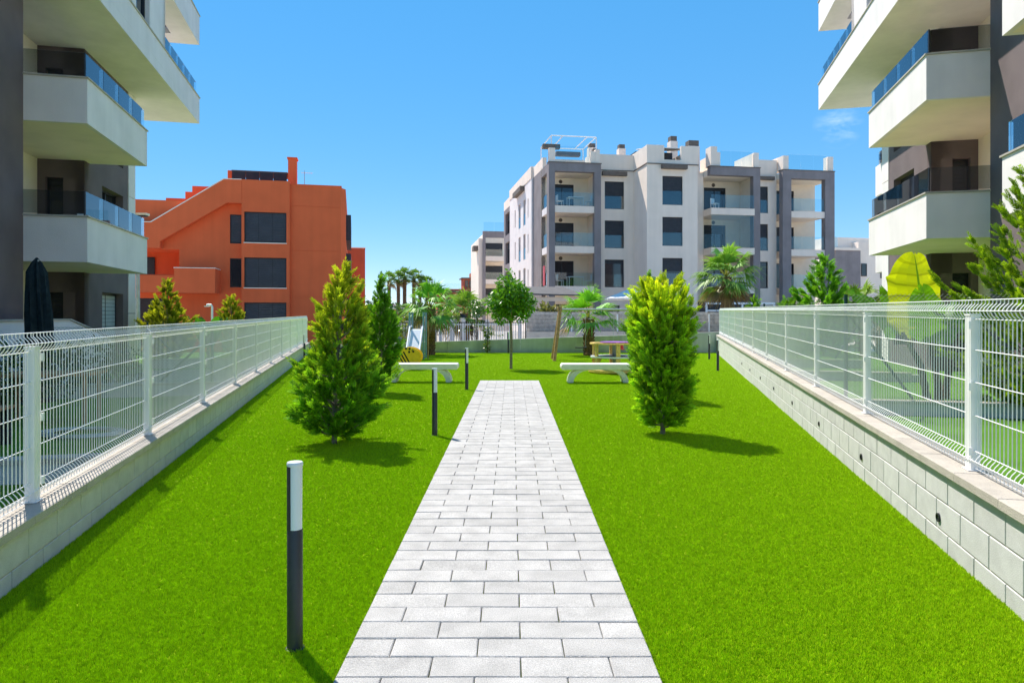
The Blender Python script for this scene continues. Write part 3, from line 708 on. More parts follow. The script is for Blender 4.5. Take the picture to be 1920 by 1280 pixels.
# ================================================================== PALE BLOCK ACROSS THE STREET
WS = math.atan(.165)
def chair(name_label, loc, rz, m='white_coat', parent=None):
    r = bpy.data.objects.new('chair', None); C.objects.link(r); r.parent = parent; r.location = loc; r.rotation_euler = (0, 0, rz)
    MB().box(-.24, .24, -.24, .24, .42, .46).build('seat', m, r); MB().box(-.24, .24, .20, .24, .46, .88).build('backrest', m, r)
    for x in (-.22, .19):
        for y in (-.22, .2): MB().box(x, x+.03, y, y+.03, 0, .42).build('leg', m, r)
    return r
def pale_block():
    root = thing('pale_apartment_block', 'four storey cream and grey apartment block with glass balconies across the street', 'building', (2.7, 50, 0), WS)
    nd = Vector((0, -1, 0)); nl = Vector((-1, 0, 0))
    def B(name, m, *q):
        b = MB()
        for k in q: b.box(*k)
        return b.build(name, m, root)
    FL = (0.2, 3.2, 6.15, 9.12)        # undersides of the balcony slabs, storey by storey
    # --- wall with the window columns between the projecting bays
    def winrow(t0, t1): return [(t0, t1, z, z + 2.08) for z in (3.66, 6.6, 9.54)]
    h1 = winrow(4.43, 5.94) + [(4.2, 5.6, .2, 2.3)]
    MB().wall((0, .6, 0), X3, nd, 3.9, 6.75, -1.1, 12.42, .4, h1).build('wall', 'pale_plaster', root)
    for i, h in enumerate(h1): window(root, (0, .6, 0), X3, nd, *h, back=.1, shut=(.12, .52, .52, 0)[i], rail=i < 3)
    h2 = winrow(16.74, 17.69)
    MB().wall((0, .6, 0), X3, nd, 16.35, 18.4, -1.1, 12.5, .4, h2).build('wall', 'pale_plaster', root)
    for i, h in enumerate(h2): window(root, (0, .6, 0), X3, nd, *h, back=.1, shut=(0, .48, .48)[i], rail=i > 0)
    MB().wall((0, .6, 0), X3, nd, 10.55, 12.3, -1.1, 12.5, .4).build('wall', 'pale_plaster', root)
    # --- projecting bay
    h3 = [(7.87, 9.41, z, z + 2.08) for z in (3.6, 6.55, 9.5)] + [(8.0, 9.2, -.2, 2.2)]
    MB().wall((0, -2.2, 0), X3, nd, 6.7, 10.55, -1.1, 12.40, .4, h3).build('bay_wall', 'pale_plaster', root)
    for i, h in enumerate(h3): window(root, (0, -2.2, 0), X3, nd, *h, back=.1, shut=(.45, .55, .48, .3)[i], rail=i < 3)
    B('bay_side', 'pale_plaster', (6.7, 7.05, -1.8, .598, -1.1, 12.4)); B('bay_side', 'pale_plaster', (10.2, 10.55, -1.8, .598, -1.1, 12.4))
    B('cornice', 'cap_brown', (6.64, 10.61, -2.26, .6, 12.403, 12.46)); B('cornice', 'cap_brown', (3.9, 6.64, .54, .9, 12.423, 12.47))
    B('roof_parapet', 'pale_plaster', (6.7, 8.0, -2.2, -1.95, 12.463, 13.78), (9.3, 10.55, -2.2, -1.95, 12.463, 13.78), (8.0, 9.3, -2.2, -1.95, 12.463, 12.75),
      (6.7, 6.95, -1.95, 4, 12.463, 13.76), (10.3, 10.55, -1.95, 4, 12.463, 13.76))
    B('roof_parapet', 'pale_plaster', (3.9, 6.7, .6, .85, 12.473, 13.65))
    B('awning_box', 'cap_brown', (4.2, 6.1, .3, .598, 12.02, 12.32)); B('awning_box', 'cap_brown', (7.75, 9.65, -2.55, -2.203, 12.06, 12.36)); B('awning_box', 'cap_brown', (16.5, 18.1, .3, .598, 12.1, 12.36))
    # --- bays with grey frames and balconies
    def grey_bay(t0, t1, y, cl, cr, slab_over=0.0, open_right=False, ztop=12.76):
        if cl: B('frame_column', 'grey_plaster', (t0, t0+cl, y, y+.5, -1.1, 12.13))
        if cr: B('frame_column', 'grey_plaster', (t1-cr, t1, y, y+.5, -1.1, 12.13))
        B('frame_head', 'grey_plaster', (t0, t1, y, y+.5, 12.133, ztop)); B('head_cap', 'cap_brown', (t0-.04, t1+.04, y-.04, y+.54, ztop+.003, ztop+.06))
        yb = y + 2.6
        wt1 = t1 - (-.02 if open_right else .05)
        hs = [(t0+.7, t0+2.55, z+.58, z+2.55) for z in FL[1:]] + [(t0+.7, t0+2.7, .3, 2.4)]
        MB().wall((0, yb, 0), X3, nd, t0, wt1, -1.1, 12.9, .3, hs).build('balcony_back_wall', 'cream_plaster', root)
        for i, h in enumerate(hs): window(root, (0, yb, 0), X3, nd, *h, back=.08, mull=1, shut=(.0, .35, .1, 0)[i])
        if not open_right: B('balcony_side_wall', 'cream_plaster', (t1-.3, t1-.02, y+.503, yb-.003, -1.1, 12.5))
        B('soffit', 'cream_plaster', (t0+.02, t1-.02, y+.503, yb+2, 12.14, 12.6))
        for z in FL[1:]:
            B('balcony_slab', 'pale_plaster', (t0+(cl or 0)+.004-slab_over, t1-(cr or 0)-.004, y+.06-.25*(slab_over > 0), yb-.003, z, z+.5))
            n = 3; a0, a1 = t0+(cl or 0)+.02-slab_over, t1-(cr or 0)-.02
            for i in range(n):
                B('glass_panel', 'glass_blue', (a0+(a1-a0)*i/n+.01, a0+(a1-a0)*(i+1)/n-.01, y+.10-.25*(slab_over > 0), y+.112-.25*(slab_over > 0), z+.55, z+1.5))
            l = MB(); l.lathe([(.15, 0), (.15, -.05), (.09, -.05), (.09, 0)], 14)
            o = l.build('wall_lamp', 'cap_brown', root, True); o.location = (t0+1.5, yb-.01, z+2.75); o.rotation_euler = (R(90), 0, 0)
    grey_bay(0.0, 3.96, 0.0, .46, .5)
    grey_bay(12.3, 16.36, -.6, 0, .56, slab_over=.02)
    grey_bay(18.4, 22.8, -.3, .72, .8, open_right=True)
    # glazed-in balcony on the middle storey of the second bay
    for i in range(4): B('glazing_panel', 'glass_blue', (12.35+.86*i, 13.2+.86*i, -.70, -.69, 7.65, 9.1))
    # --- left-hand side of the block, going back from the corner
    B('side_wall', 'grey_plaster', (.0, .3, 2.6, 5.9, -1.1, 12.76)); B('side_column', 'grey_plaster', (.004, .3, .503, .75, -1.1, 12.13))
    B('side_head', 'grey_plaster', (.004, .3, .503, 2.597, 12.133, 12.757))
    for z in FL[1:]:
        B('side_slab', 'white_plaster', (.02, .3, .753, 2.597, z, z+.5)); B('glass_panel', 'glass_blue', (.1, .112, .8, 2.55, z+.55, z+1.5))
    B('banner', 'red_paint', (.05, .09, 1.7, 2.3, 3.8, 5.3))
    hs = [(7.2, 7.6, z+.6, z+2.2) for z in FL[1:]] + [(8.6, 9.6, z+.2, z+2.4) for z in FL[1:]] + [(11, 12, z+.2, z+2.4) for z in FL[1:]] + [(13.6, 14.1, z+.6, z+2.2) for z in FL[1:]]
    MB().wall((-.15, 0, 0), Y3, nl, 5.9, 17.0, -1.1, 12.75, .4, hs).build('side_wall', 'white_plaster', root)
    for h in hs: window(root, (-.15, 0, 0), Y3, nl, *h, back=.22, shut=.5, rail=h[1]-h[0] > .8)
    MB().wall((0, 0, 0), Y3, nl, 17.0, 21.8, -1.1, 12.4, .4, [(18.0, 20.8, z+.6, z+2.8) for z in FL[1:]]).build('side_wall', 'grey_plaster', root)
    for z in FL[1:]: window(root, (0, 0, 0), Y3, nl, 18.0, 20.8, z+.6, z+2.8, back=.25, mull=1, shut=.3)
    B('side_roof_parapet', 'pale_plaster', (-.2, .1, 5.9, 17, 12.753, 13.7)); B('side_roof_parapet', 'pale_plaster', (.0, .3, 17.0, 21.8, 12.403, 13.3), (.0, .3, 2.2, 5.89, 12.763, 13.6))
    B('awning_box', 'cap_brown', (-.55, -.153, 9.0, 13, 12.3, 12.7))
    # --- body and roof
    B('body', 'pale_plaster', (.31, 22, 5.0, 21.5, -1.1, 12.3)); B('body', 'pale_plaster', (4.0, 12.2, 1.01, 5.0, -1.1, 12.3)); B('body', 'pale_plaster', (16.4, 18.5, 1.01, 5, -1.1, 12.3))
    B('roof_deck', 'pavement', (.31, 22, 3.2, 21.4, 12.605, 12.68))
    for q in ((0.05, .5, .1, .5, 12.82, 13.85), (3.2, 3.55, .1, .5, 12.82, 13.7), (3.56, 3.9, .1, 3.0, 12.82, 13.85), (12.4, 12.9, -.5, .4, 12.825, 14.3), (12.91, 13.2, -.4, 2.5, 12.825, 13.9), (15.9, 16.3, -.5, 2.6, 12.825, 13.95),
              (18.5, 18.95, -.2, 2.5, 12.825, 13.9), (22.3, 22.75, -.2, .4, 12.825, 13.95)):
        B('roof_pillar', 'pale_plaster', q)
    B('roof_parapet', 'pale_plaster', (16.35, 18.45, .6, .85, 12.503, 13.7))
    for t0, t1, y in ((.55, 3.15, .25), (13.25, 15.85, -.3), (19.0, 22.25, -.05)):
        for i in range(3): B('roof_glass', 'glass_blue', (t0+(t1-t0)*i/3+.01, t0+(t1-t0)*(i+1)/3-.01, y, y+.012, 12.85, 14.05))
    B('roof_wall', 'pale_plaster', (.5, 3.4, 2.4, 2.6, 12.685, 13.55))
    for q in ((3.9, 4.35, 2.0, 2.5, 12.7, 14.1, .3), (4.3, 4.9, 4.5, 5.1, 12.7, 15.1, .35), (6.0, 6.55, 2.0, 2.6, 12.7, 14.5, .32), (10.3, 10.9, 2.2, 2.9, 12.7, 15.3, .4), (11.2, 12.1, .8, 1.6, 12.5, 14.6, .45)):
        ch = B('chimney', 'pale_plaster', q[:6])
        MB().box(q[0]+.05, q[1]-.05, q[2]+.05, q[3]-.05, q[5]+.003, q[5]+q[6]).build('chimney_cowl', 'cap_brown', ch)
    B('roof_house', 'pale_plaster', (4.3, 6.6, 5.0, 9, 12.69, 14.3), (9.0, 12, 5, 9, 12.69, 14.7))
    # white tubular pergola on the roof corner
    pg = MB()
    zt = 15.1; a, b, y0, y1 = .5, 4.0, 1.4, 5.2
    for x, y in ((a, y0), (b, y0), (a, y1), (b, y1)): pg.tube([(x, y, 12.6), (x, y, zt)], .045, 4)
    for p, q in (((a,y0),(b,y0)),((a,y1),(b,y1)),((a,y0),(a,y1)),((b,y0),(b,y1)),((a+.9,y0),(a+.9,y1)),((b-.7,y0),(b-.7,y1))): pg.tube([(*p, zt), (*q, zt)], .045, 4)
    pg.build('pergola', 'white_coat', root)
    B('sun_blind', 'cap_brown', (-.3, 1.0, .6, 1.1, 13.95, 14.25), (1.0, 2.9, 1.9, 2.4, 13.75, 14.05))
    # awning and tables on the roof of the bay
    MB().add([(7.2,-1.7,13.75),(10.2,-1.7,13.75),(10.2,1.5,14.35),(7.2,1.5,14.35),(7.2,-1.7,13.7),(10.2,-1.7,13.7),(10.2,1.5,14.3),(7.2,1.5,14.3)], [(0,1,2,3),(7,6,5,4),(0,4,5,1),(1,5,6,2),(2,6,7,3),(3,7,4,0)]).build('roof_awning', 'white_cloth', root)
    B('roof_room', 'screen_blue', (7.2, 10.2, 1.6, 4, 12.69, 14.2))
    # ground floor frames of white steel in front of the right half
    for t in (11.2, 14.0, 16.5):
        B('patio_frame', 'white_coat', (t, t+.12, -2.2, -2.08, -1.1, 2.35))
    B('patio_frame', 'white_coat', (11.2, 16.62, -2.22, -2.07, 2.353, 2.5)); B('patio_beam', 'white_coat', (11.3, 16.5, -2.2, -2.1, 1.85, 1.95))
    B('patio_wall', 'dark_frame', (11.0, 16.3, -.5, -.4, -1.1, 2.6)) 
    B('plinth', 'pale_plaster', (10.8, 23, -1.2, -.9, -1.1, 1.0))
    return root
PB = pale_block()
def world_of(t, y, z): return (2.7 + math.cos(WS)*t - math.sin(WS)*y, 50 + math.sin(WS)*t + math.cos(WS)*y, z)
def terrace_chair(label, t, y, z, rz):
    c = chair('chair', world_of(t, y, z), rz + WS); tag(c, label, 'chair', 'chairs on the far balconies'); return c
def terrace_table(label, t, y, z):
    tb = thing('table', label, 'table', world_of(t, y, z), WS, 'tables on the far balconies')
    MB().box(-.6, .6, -.4, .4, .70, .74).build('table_top', 'white_coat', tb)
    for x in (-.56, .52):
        for y2 in (-.36, .32): MB().box(x, x+.04, y2, y2+.04, 0, .70).build('leg', 'white_coat', tb)
for z, nm in ((3.705, 'first floor'), (9.625, 'top floor')):
    terrace_table('white table on the %s corner balcony of the pale block' % nm, 2.2, .85, z)
    terrace_chair('white chair at the near end of the %s corner balcony' % nm, 1.0, .8, z, R(95))
    terrace_chair('white chair by the side wall of the %s corner balcony' % nm, 3.2, .8, z, R(-95))
terrace_chair('white chair on the top floor balcony of the second grey bay', 13.0, .1, 9.625, R(30))
terrace_chair('white chair on the first floor balcony of the last grey bay', 21.2, .6, 3.705, R(10))

# far wing of the pale block seen behind its left side, and a block far to the right
fw = thing('far_apartment_block', 'distant cream and grey apartment wing left of the pale block', 'building', (-3.75, 88, 0), WS)
MB().box(0, .35, 0, .5, -1.1, 11.6).build('frame_column', 'grey_plaster', fw); MB().box(.353, 3.0, 0, .5, 11.6, 12.4).build('frame_head', 'grey_plaster', fw); MB().box(0, .35, .0, .5, 11.603, 12.4).build('frame_column', 'grey_plaster', fw)
MB().box(-.5, .3, .6, 10, -1.1, 11.5).build('wall', 'pale_plaster', fw); MB().box(.3, 3.2, 2.4, 9, -1.1, 12.3).build('wall', 'cream_plaster', fw)
MB().box(-1.1, -.5, 1, 3, 10.0, 10.6).build('awning_box', 'cap_brown', fw)
for z in (2.6, 5.6, 8.6):
    MB().box(.36, 3.0, .1, 2.4, z, z+.6).build('balcony_slab', 'pale_plaster', fw)
    MB().box(.4, 3.0, .12, .135, z+.65, z+1.5).build('glass_panel', 'glass_blue', fw)
    window(fw, (0, 2.4, 0), X3, Vector((0, -1, 0)), .5, 2.9, z+.65, z+2.5, back=-.1, shut=.45)
for i in range(2): MB().box(.1+1.4*i, 1.45+1.4*i, .1, .112, 12.41, 13.6).build('roof_glass', 'glass_blue', fw)
fr = thing('far_apartment_block', 'distant grey and cream flat roofed block far right, beyond the street', 'building', (37.5, 80, 0), WS * 1.4)
MB().box(.5, 3.9, 0, 8, -1.1, 9.2).build('grey_wall', 'grey_plaster', fr)
MB().box(1.0, 8.0, 1.5, 12, -1.1, 10.9).build('wall', 'pale_plaster', fr); MB().box(-.4, 3.95, -.1, 8, 9.205, 9.5).build('roof_edge', 'pale_plaster', fr)
MB().box(3.91, 7.9, .4, 9, -1.1, 10.3).build('wall', 'pale_plaster', fr)
MB().box(-.6, .45, 1, 8, -1.1, 8.2).build('wall', 'cream_plaster', fr); MB().box(-1.2, .9, .2, .22, 9.6, 10.8).build('roof_glass', 'glass_blue', fr)
for x, z in ((4.3, 6.2), (4.3, 2.6), (7.0, 2.4), (7.0, 6.0)): window(fr, (0, .4, 0), X3, Vector((0,-1,0)), x, x+.75, z, z+1.5, back=-.085)

# ================================================================== TREES AND PLANTS
def nrm(a): return a / np.maximum(np.linalg.norm(a, axis=-1, keepdims=True), 1e-9)
def spray_template(n=7, lw=.055, ang=34):
    """a plume of narrow leaflets along +x, unit length: quads"""
    V, T = [], []
    def leaflet(p, d, nrmv, L, w, t):
        d = nrm(np.array(d)); s_ = nrm(np.cross(d, nrmv))
        V.extend([p, p + d*L*.45 + s_*w, p + d*L, p + d*L*.45 - s_*w]); T.extend([t, t + .25, min(1, t + .5), t + .25])
    for plane in range(2):
        up = np.array((0, 0, 1.0)) if plane == 0 else np.array((0, 1.0, 0))
        for i in range(n if plane == 0 else n - 2):
            t = .08 + .80 * i / n
            for sg in (-1, 1):
                a = math.radians(ang + (4 if i % 2 else -4)); L = (.42 * (1 - .55 * t)) * (1 if plane == 0 else .75)
                d = np.array((math.cos(a), sg*math.sin(a), 0)) if plane == 0 else np.array((math.cos(a), 0, sg*math.sin(a)))
                leaflet(np.array((t, 0, 0.03*math.sin(5*t))), d, up, L, lw, t * .6)
        leaflet(np.array((.72, 0, 0)), (1, 0, 0.05), up, .3, lw, .6)
    return np.array(V), np.array(T)
SPV, SPT = spray_template(8, .032, 32)

def sprays(pos, direc, length, col_lo, col_hi, seed, jitter=.42):
    """place plumes; pos,direc (S,3); length (S,); col_lo/hi (S,3)"""
    g = np.random.default_rng(seed); S = len(pos)
    d = nrm(direc); r = g.normal(size=(S, 3)); r[:, 2] += .6
    y = nrm(np.cross(r, d)); z = np.cross(d, y)
    v = SPV[None] * length[:, None, None]
    v = v * (1 + g.normal(0, .06, (S, 1, 3)))
    W = pos[:, None] + v[..., 0:1]*d[:, None] + v[..., 1:2]*y[:, None] + v[..., 2:3]*z[:, None]
    W[..., 2] -= 0.10 * (v[..., 0] ** 2) / np.maximum(length[:, None], .01)
    t = SPT[None, :, None]
    br = (1 + g.normal(0, jitter * .5, (S, 1, 1)))
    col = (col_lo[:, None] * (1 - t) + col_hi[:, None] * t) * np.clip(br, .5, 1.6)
    N = SPV.shape[0]
    F = (np.arange(S * N).reshape(-1, 4))
    return W.reshape(-1, 3), F, col.reshape(-1, 3)

def conifer(name, label, loc, prof, z0, nbr, seed, dark, light, top_dark=None, top_light=None, zsplit=(1.0, 1.4), sp_len=(.13, .22), per=11, wild=.18, up=(20, 62), cat='tree', trunk_r=.035, group=None, lean=0.0, spread=.42):
    """prof: list of (z, radius); foliage plumes along ascending branches"""
    g = np.random.default_rng(seed)
    root = thing(name, label, cat, loc, 0, group)
    pz = np.array([p[0] for p in prof]); pr = np.array([p[1] for p in prof]); H = pz[-1]
    tr = MB(); tr.tube([(0, 0, -.05), (.01, 0, H*.3), (.0+lean*.5, .01, H*.65), (lean, 0, H*.97)], [trunk_r, trunk_r*.8, trunk_r*.5, .006], 8)
    pos, dirs, lens, zz, rr = [], [], [], [], []
    H -= .5 * sp_len[0]; area = np.cumsum(np.interp(np.linspace(z0, H, 400), pz, pr) + .05); area /= area[-1]
    for k in range(nbr):
        zt = np.interp((k + g.random()) / nbr, area, np.linspace(z0, H, 400))
        rad = max(.03, np.interp(zt, pz, pr) - .62 * sp_len[0]) * (1 + g.normal(0, wild * .5)) * (1 + (g.random() < .14) * wild * .9)
        az = k * 2.39996 + g.normal(0, .3)
        f = (zt - z0) / (H - z0); el = math.radians(up[0] + (up[1] - up[0]) * f + g.normal(0, 7))
        zs = max(z0 * .75, zt - rad * math.tan(el))
        tip = np.array((math.cos(az) * rad + lean * zt / H, math.sin(az) * rad, zt)); st = np.array((lean * zs / H, 0, zs))
        mid = (st + tip) / 2 - np.array((0, 0, .10 * rad))
        if rad > .12 and k % 2 == 0: tr.tube([st, mid, st + (tip - st) * .86], [.012, .008, .003], 4, cap=False)
        m = max(4, int(1.2 * per * (.45 + rad / max(pr)) ))
        for t in (1 - (g.random(m) ** 1.4) * .72):
            p = (1-t)**2*st + 2*t*(1-t)*mid + t*t*tip; dv = 2*(1-t)*(mid-st) + 2*t*(tip-mid)
            dv = dv / (np.linalg.norm(dv) + 1e-6)
            side = g.normal(0, spread, 3) * (1.25 - t * .7); side[2] += .18
            pos.append(p + g.normal(0, .018, 3)); dirs.append(dv + side); lens.append(g.uniform(*sp_len) * (.75 + .35 * t)); zz.append(p[2])
    # leader
    for q in range(10):
        pos.append(np.array((lean, 0, H - .36 + .025 * q))); dirs.append(np.array((g.normal(0, .25), g.normal(0, .25), 1))); lens.append(.14); zz.append(H)
    pos, dirs, lens, zz = np.array(pos), np.array(dirs), np.array(lens), np.array(zz)
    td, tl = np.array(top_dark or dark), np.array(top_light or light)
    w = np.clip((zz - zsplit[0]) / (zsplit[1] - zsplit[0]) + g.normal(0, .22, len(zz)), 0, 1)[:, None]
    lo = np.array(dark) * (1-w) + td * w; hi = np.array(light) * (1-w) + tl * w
    V, F, col = sprays(pos, dirs, lens, lo, hi, seed + 1)
    tr.build('trunk', 'bark_grey', root, True)
    link('crown', leaf_mesh('crown', V, F, col, 'needles'), root)
    return root

DG, LG = (0.055, 0.19, 0.012), (0.26, 0.56, 0.028)
YD, YL = (0.16, 0.24, 0.012), (0.56, 0.62, 0.030)
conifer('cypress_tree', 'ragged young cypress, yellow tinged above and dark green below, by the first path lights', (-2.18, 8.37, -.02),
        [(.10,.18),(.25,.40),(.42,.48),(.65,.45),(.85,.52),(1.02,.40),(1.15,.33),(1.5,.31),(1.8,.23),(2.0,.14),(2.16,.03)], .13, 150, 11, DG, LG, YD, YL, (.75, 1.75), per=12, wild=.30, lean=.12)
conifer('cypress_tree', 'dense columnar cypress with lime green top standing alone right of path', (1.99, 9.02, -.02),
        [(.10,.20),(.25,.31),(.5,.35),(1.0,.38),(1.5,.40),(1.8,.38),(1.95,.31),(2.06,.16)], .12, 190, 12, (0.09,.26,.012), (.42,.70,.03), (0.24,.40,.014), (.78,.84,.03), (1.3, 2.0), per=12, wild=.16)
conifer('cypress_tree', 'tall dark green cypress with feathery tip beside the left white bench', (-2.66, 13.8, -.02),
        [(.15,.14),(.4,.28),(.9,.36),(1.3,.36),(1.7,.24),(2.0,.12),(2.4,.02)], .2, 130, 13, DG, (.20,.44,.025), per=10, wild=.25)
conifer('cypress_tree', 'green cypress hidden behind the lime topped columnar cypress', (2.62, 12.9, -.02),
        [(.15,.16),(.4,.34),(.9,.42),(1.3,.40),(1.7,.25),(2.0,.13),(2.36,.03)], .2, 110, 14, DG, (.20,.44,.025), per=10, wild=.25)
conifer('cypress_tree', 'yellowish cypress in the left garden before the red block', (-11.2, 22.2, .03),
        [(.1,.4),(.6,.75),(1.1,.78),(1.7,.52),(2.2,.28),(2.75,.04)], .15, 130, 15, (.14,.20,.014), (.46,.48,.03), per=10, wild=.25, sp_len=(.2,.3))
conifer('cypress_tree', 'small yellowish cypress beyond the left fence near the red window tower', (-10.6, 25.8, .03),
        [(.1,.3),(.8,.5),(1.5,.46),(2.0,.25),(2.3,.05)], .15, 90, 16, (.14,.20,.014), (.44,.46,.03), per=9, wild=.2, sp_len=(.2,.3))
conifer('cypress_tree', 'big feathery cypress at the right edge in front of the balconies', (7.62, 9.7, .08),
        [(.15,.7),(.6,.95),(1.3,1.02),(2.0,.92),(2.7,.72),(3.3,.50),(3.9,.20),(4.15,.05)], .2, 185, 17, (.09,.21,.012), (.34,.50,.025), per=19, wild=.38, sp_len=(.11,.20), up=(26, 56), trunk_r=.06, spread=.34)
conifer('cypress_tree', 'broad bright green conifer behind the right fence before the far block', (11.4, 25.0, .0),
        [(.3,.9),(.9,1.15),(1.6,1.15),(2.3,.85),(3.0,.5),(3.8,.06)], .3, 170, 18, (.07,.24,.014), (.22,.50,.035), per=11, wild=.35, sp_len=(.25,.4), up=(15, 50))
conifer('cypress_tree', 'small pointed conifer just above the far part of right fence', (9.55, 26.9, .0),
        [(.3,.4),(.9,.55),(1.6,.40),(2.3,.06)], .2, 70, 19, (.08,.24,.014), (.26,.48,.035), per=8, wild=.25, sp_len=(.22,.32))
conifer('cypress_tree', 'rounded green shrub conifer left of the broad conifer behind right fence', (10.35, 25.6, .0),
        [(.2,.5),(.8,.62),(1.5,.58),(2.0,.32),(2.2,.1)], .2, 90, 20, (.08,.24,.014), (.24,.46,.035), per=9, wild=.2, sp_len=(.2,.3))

def leaf_cloud(name, seed, lobes, n, size, lo, hi, m='broadleaf', droop=.3, aspect=.42):
    """leaves spread through ellipsoid lobes [(cx,cy,cz,rx,ry,rz)], denser near the skin"""
    g = np.random.default_rng(seed)
    L = np.array(lobes); w = L[:, 3]*L[:, 4]*L[:, 5]; w = w / w.sum()
    k = g.choice(len(L), n, p=w); d = nrm(g.normal(size=(n, 3))); r = g.random(n) ** .38
    P = L[k, :3] + d * r[:, None] * L[k, 3:]
    ax = nrm(d * .6 + g.normal(0, .6, (n, 3)) + np.array((0, 0, -droop))); q = nrm(np.cross(ax, g.normal(size=(n, 3)))); nn = np.cross(ax, q)
    s = size * g.uniform(.65, 1.3, n)[:, None]
    V = np.stack([P, P + ax*s*.42 + q*s*aspect*.5, P + ax*s + nn*s*.12, P + ax*s*.42 - q*s*aspect*.5], 1)
    f = (g.random(n) ** 1.3)[:, None]
    col = np.repeat((np.array(lo) * (1-f) + np.array(hi) * f)[:, None], 4, 1)
    return leaf_mesh(name, V.reshape(-1, 3), np.arange(4*n).reshape(-1, 4), col.reshape(-1, 3), m)

# lollipop tree at the end of the path
ft = thing('standard_ficus_tree', 'small round headed tree on a straight grey stem beyond the path end', 'tree', (-.03, 20.0, -.02))
MB().tube([(0,0,-.05),(.01,0,.8),(-.01,.01,1.5),(0,0,1.9)], [.046,.04,.036,.02], 10).build('trunk', 'bark_grey', ft, True)
tb = MB(); g0 = random.Random(5)
for i in range(14):
    a = i * 2.4; tb.tube([(0,0,1.35+.03*i), (.25*math.cos(a), .25*math.sin(a), 1.6+.03*i), (.5*math.cos(a), .5*math.sin(a), 1.75+.05*i)], [.016,.01,.004], 4, cap=False)
tb.build('limbs', 'bark_grey', ft)
link('crown', leaf_cloud('crown', 31, [(0,0,2.0,.62,.62,.50),(-.35,.1,1.85,.38,.38,.36),(.38,-.1,1.9,.36,.36,.38),(.1,-.3,2.2,.38,.36,.38),(-.15,.1,2.45,.30,.3,.32),(0,-.05,2.72,.10,.10,.24),(.25,.2,1.6,.3,.3,.22),(-.25,-.2,1.55,.28,.28,.22)],
     4600, .125, (.04,.15,.010), (.24,.52,.025)), ft)

# fan palms
def fan_leaf(V, F, T, org, az, el, Lp, Lf, g, col, nseg=22, span=150):
    """petiole then a pleated fan of drooping blades"""
    d = np.array((math.cos(az)*math.cos(el), math.sin(az)*math.cos(el), math.sin(el)))
    sd = np.array((-math.sin(az), math.cos(az), 0)); up = np.cross(d, sd); up = up if up[2] > 0 else -up
    hub = org + d * Lp - np.array((0, 0, .06 * Lp))
    def quad(a, b, c, e, cc):
        o = len(V); V.extend([a, b, c, e]); T.extend([cc] * 4); F.append((o, o+1, o+2, o+3))
    w = .018 * Lf / .6
    quad(org - sd*w*1.4, org + sd*w*1.4, hub + sd*w, hub - sd*w, np.array((.20,.22,.06)))
    tw = g.normal(0, .25)
    for i in range(nseg):
        a = math.radians(-span/2 + span * i / (nseg - 1))
        dd = d * math.cos(a) + (sd * math.cos(tw) + up * math.sin(tw)) * math.sin(a)
        L = Lf * (1 - .25 * abs(a) / 1.4) * g.uniform(.85, 1.1)
        pe = np.cross(dd, up); pe /= np.linalg.norm(pe) + 1e-9
        m1 = hub + dd * L * .55 + up * .02; ti = hub + dd * L - np.array((0, 0, 1)) * L * g.uniform(.12, .45)
        ww = L * .045
        c = col * g.uniform(.7, 1.25)
        quad(hub - pe*ww*.25, hub + pe*ww*.25, m1 + pe*ww, m1 - pe*ww, c)
        quad(m1 - pe*ww, m1 + pe*ww, ti + pe*ww*.12, ti - pe*ww*.12, c * np.array((1.15, 1.0, 1.2)))
def palm(label, loc, th, tr_r, nf, Lp, Lf, seed, col=(.075,.20,.018), group=None, el=(-35, 80), dry=.2, rz=0.0):
    root = thing('fan_palm', label, 'palm', loc, rz, group); g = np.random.default_rng(seed)
    V, F, T = [], [], []
    for k in range(nf):
        f = k / nf; e = math.radians(el[1] + (el[0] - el[1]) * f ** .8 + g.normal(0, 6))
        c = np.array(col) * (1.25 - .45 * f)
        if f > 1 - dry: c = np.array((.26, .20, .08)) * g.uniform(.7, 1.2)
        fan_leaf(V, F, T, np.array((0, 0, th + .12*(1-f))), k * 2.39996 + g.normal(0, .2), e, Lp * g.uniform(.8, 1.15), Lf * g.uniform(.8, 1.1), g, c)
    m = MB(); rows = max(5, int(th / .14)); pts = []; rad = []
    for i in range(rows + 1):
        z = -.1 + (th + .1) * i / rows
        pts += [(.01*math.sin(z*3), 0, z), (.01*math.sin(z*3), 0, z + .02)]; rad += [tr_r * (1.12 if i % 2 else .92), tr_r * (1.0 if i % 2 else .95)]
    rad[-1] *= .8; m.tube(pts, rad, 12)
    for i in range(rows * 7):                  # old leaf bases
        z = th * (i / (rows * 7)) ; a = i * 2.39996; r0 = tr_r * .9
        c_, s_ = math.cos(a), math.sin(a); w = tr_r * .28
        m.add([(c_*r0 - s_*w, s_*r0 + c_*w, z), (c_*r0 + s_*w, s_*r0 - c_*w, z), (c_*(r0+tr_r*.42), s_*(r0+tr_r*.42), z + tr_r*.75), (c_*r0*.8, s_*r0*.8, z + tr_r*.5)], [(0,1,2),(1,3,2),(3,0,2)])
    m.build('trunk', 'palm_trunk', root)
    link('crown', leaf_mesh('crown', np.array(V), np.array(F), np.array(T), 'palm_leaf'), root)
    return root
palm('young fan palm with a shaggy trunk beside the slide', (-3.22, 27.0, 0), 1.78, .17, 24, .60, .85, 41, (.17,.40,.04))
palm('young fan palm with upright fronds behind the wooden swing', (3.0, 26.7, 0), 1.38, .20, 18, .72, .92, 42, (.17,.42,.04), el=(-20, 80), dry=.1)
palm('fan palm with a stout red brown trunk above the far end of right fence', (11.3, 36.0, -1.0), 4.5, .24, 38, .95, 1.15, 43, (.18,.36,.05), el=(-50, 78))
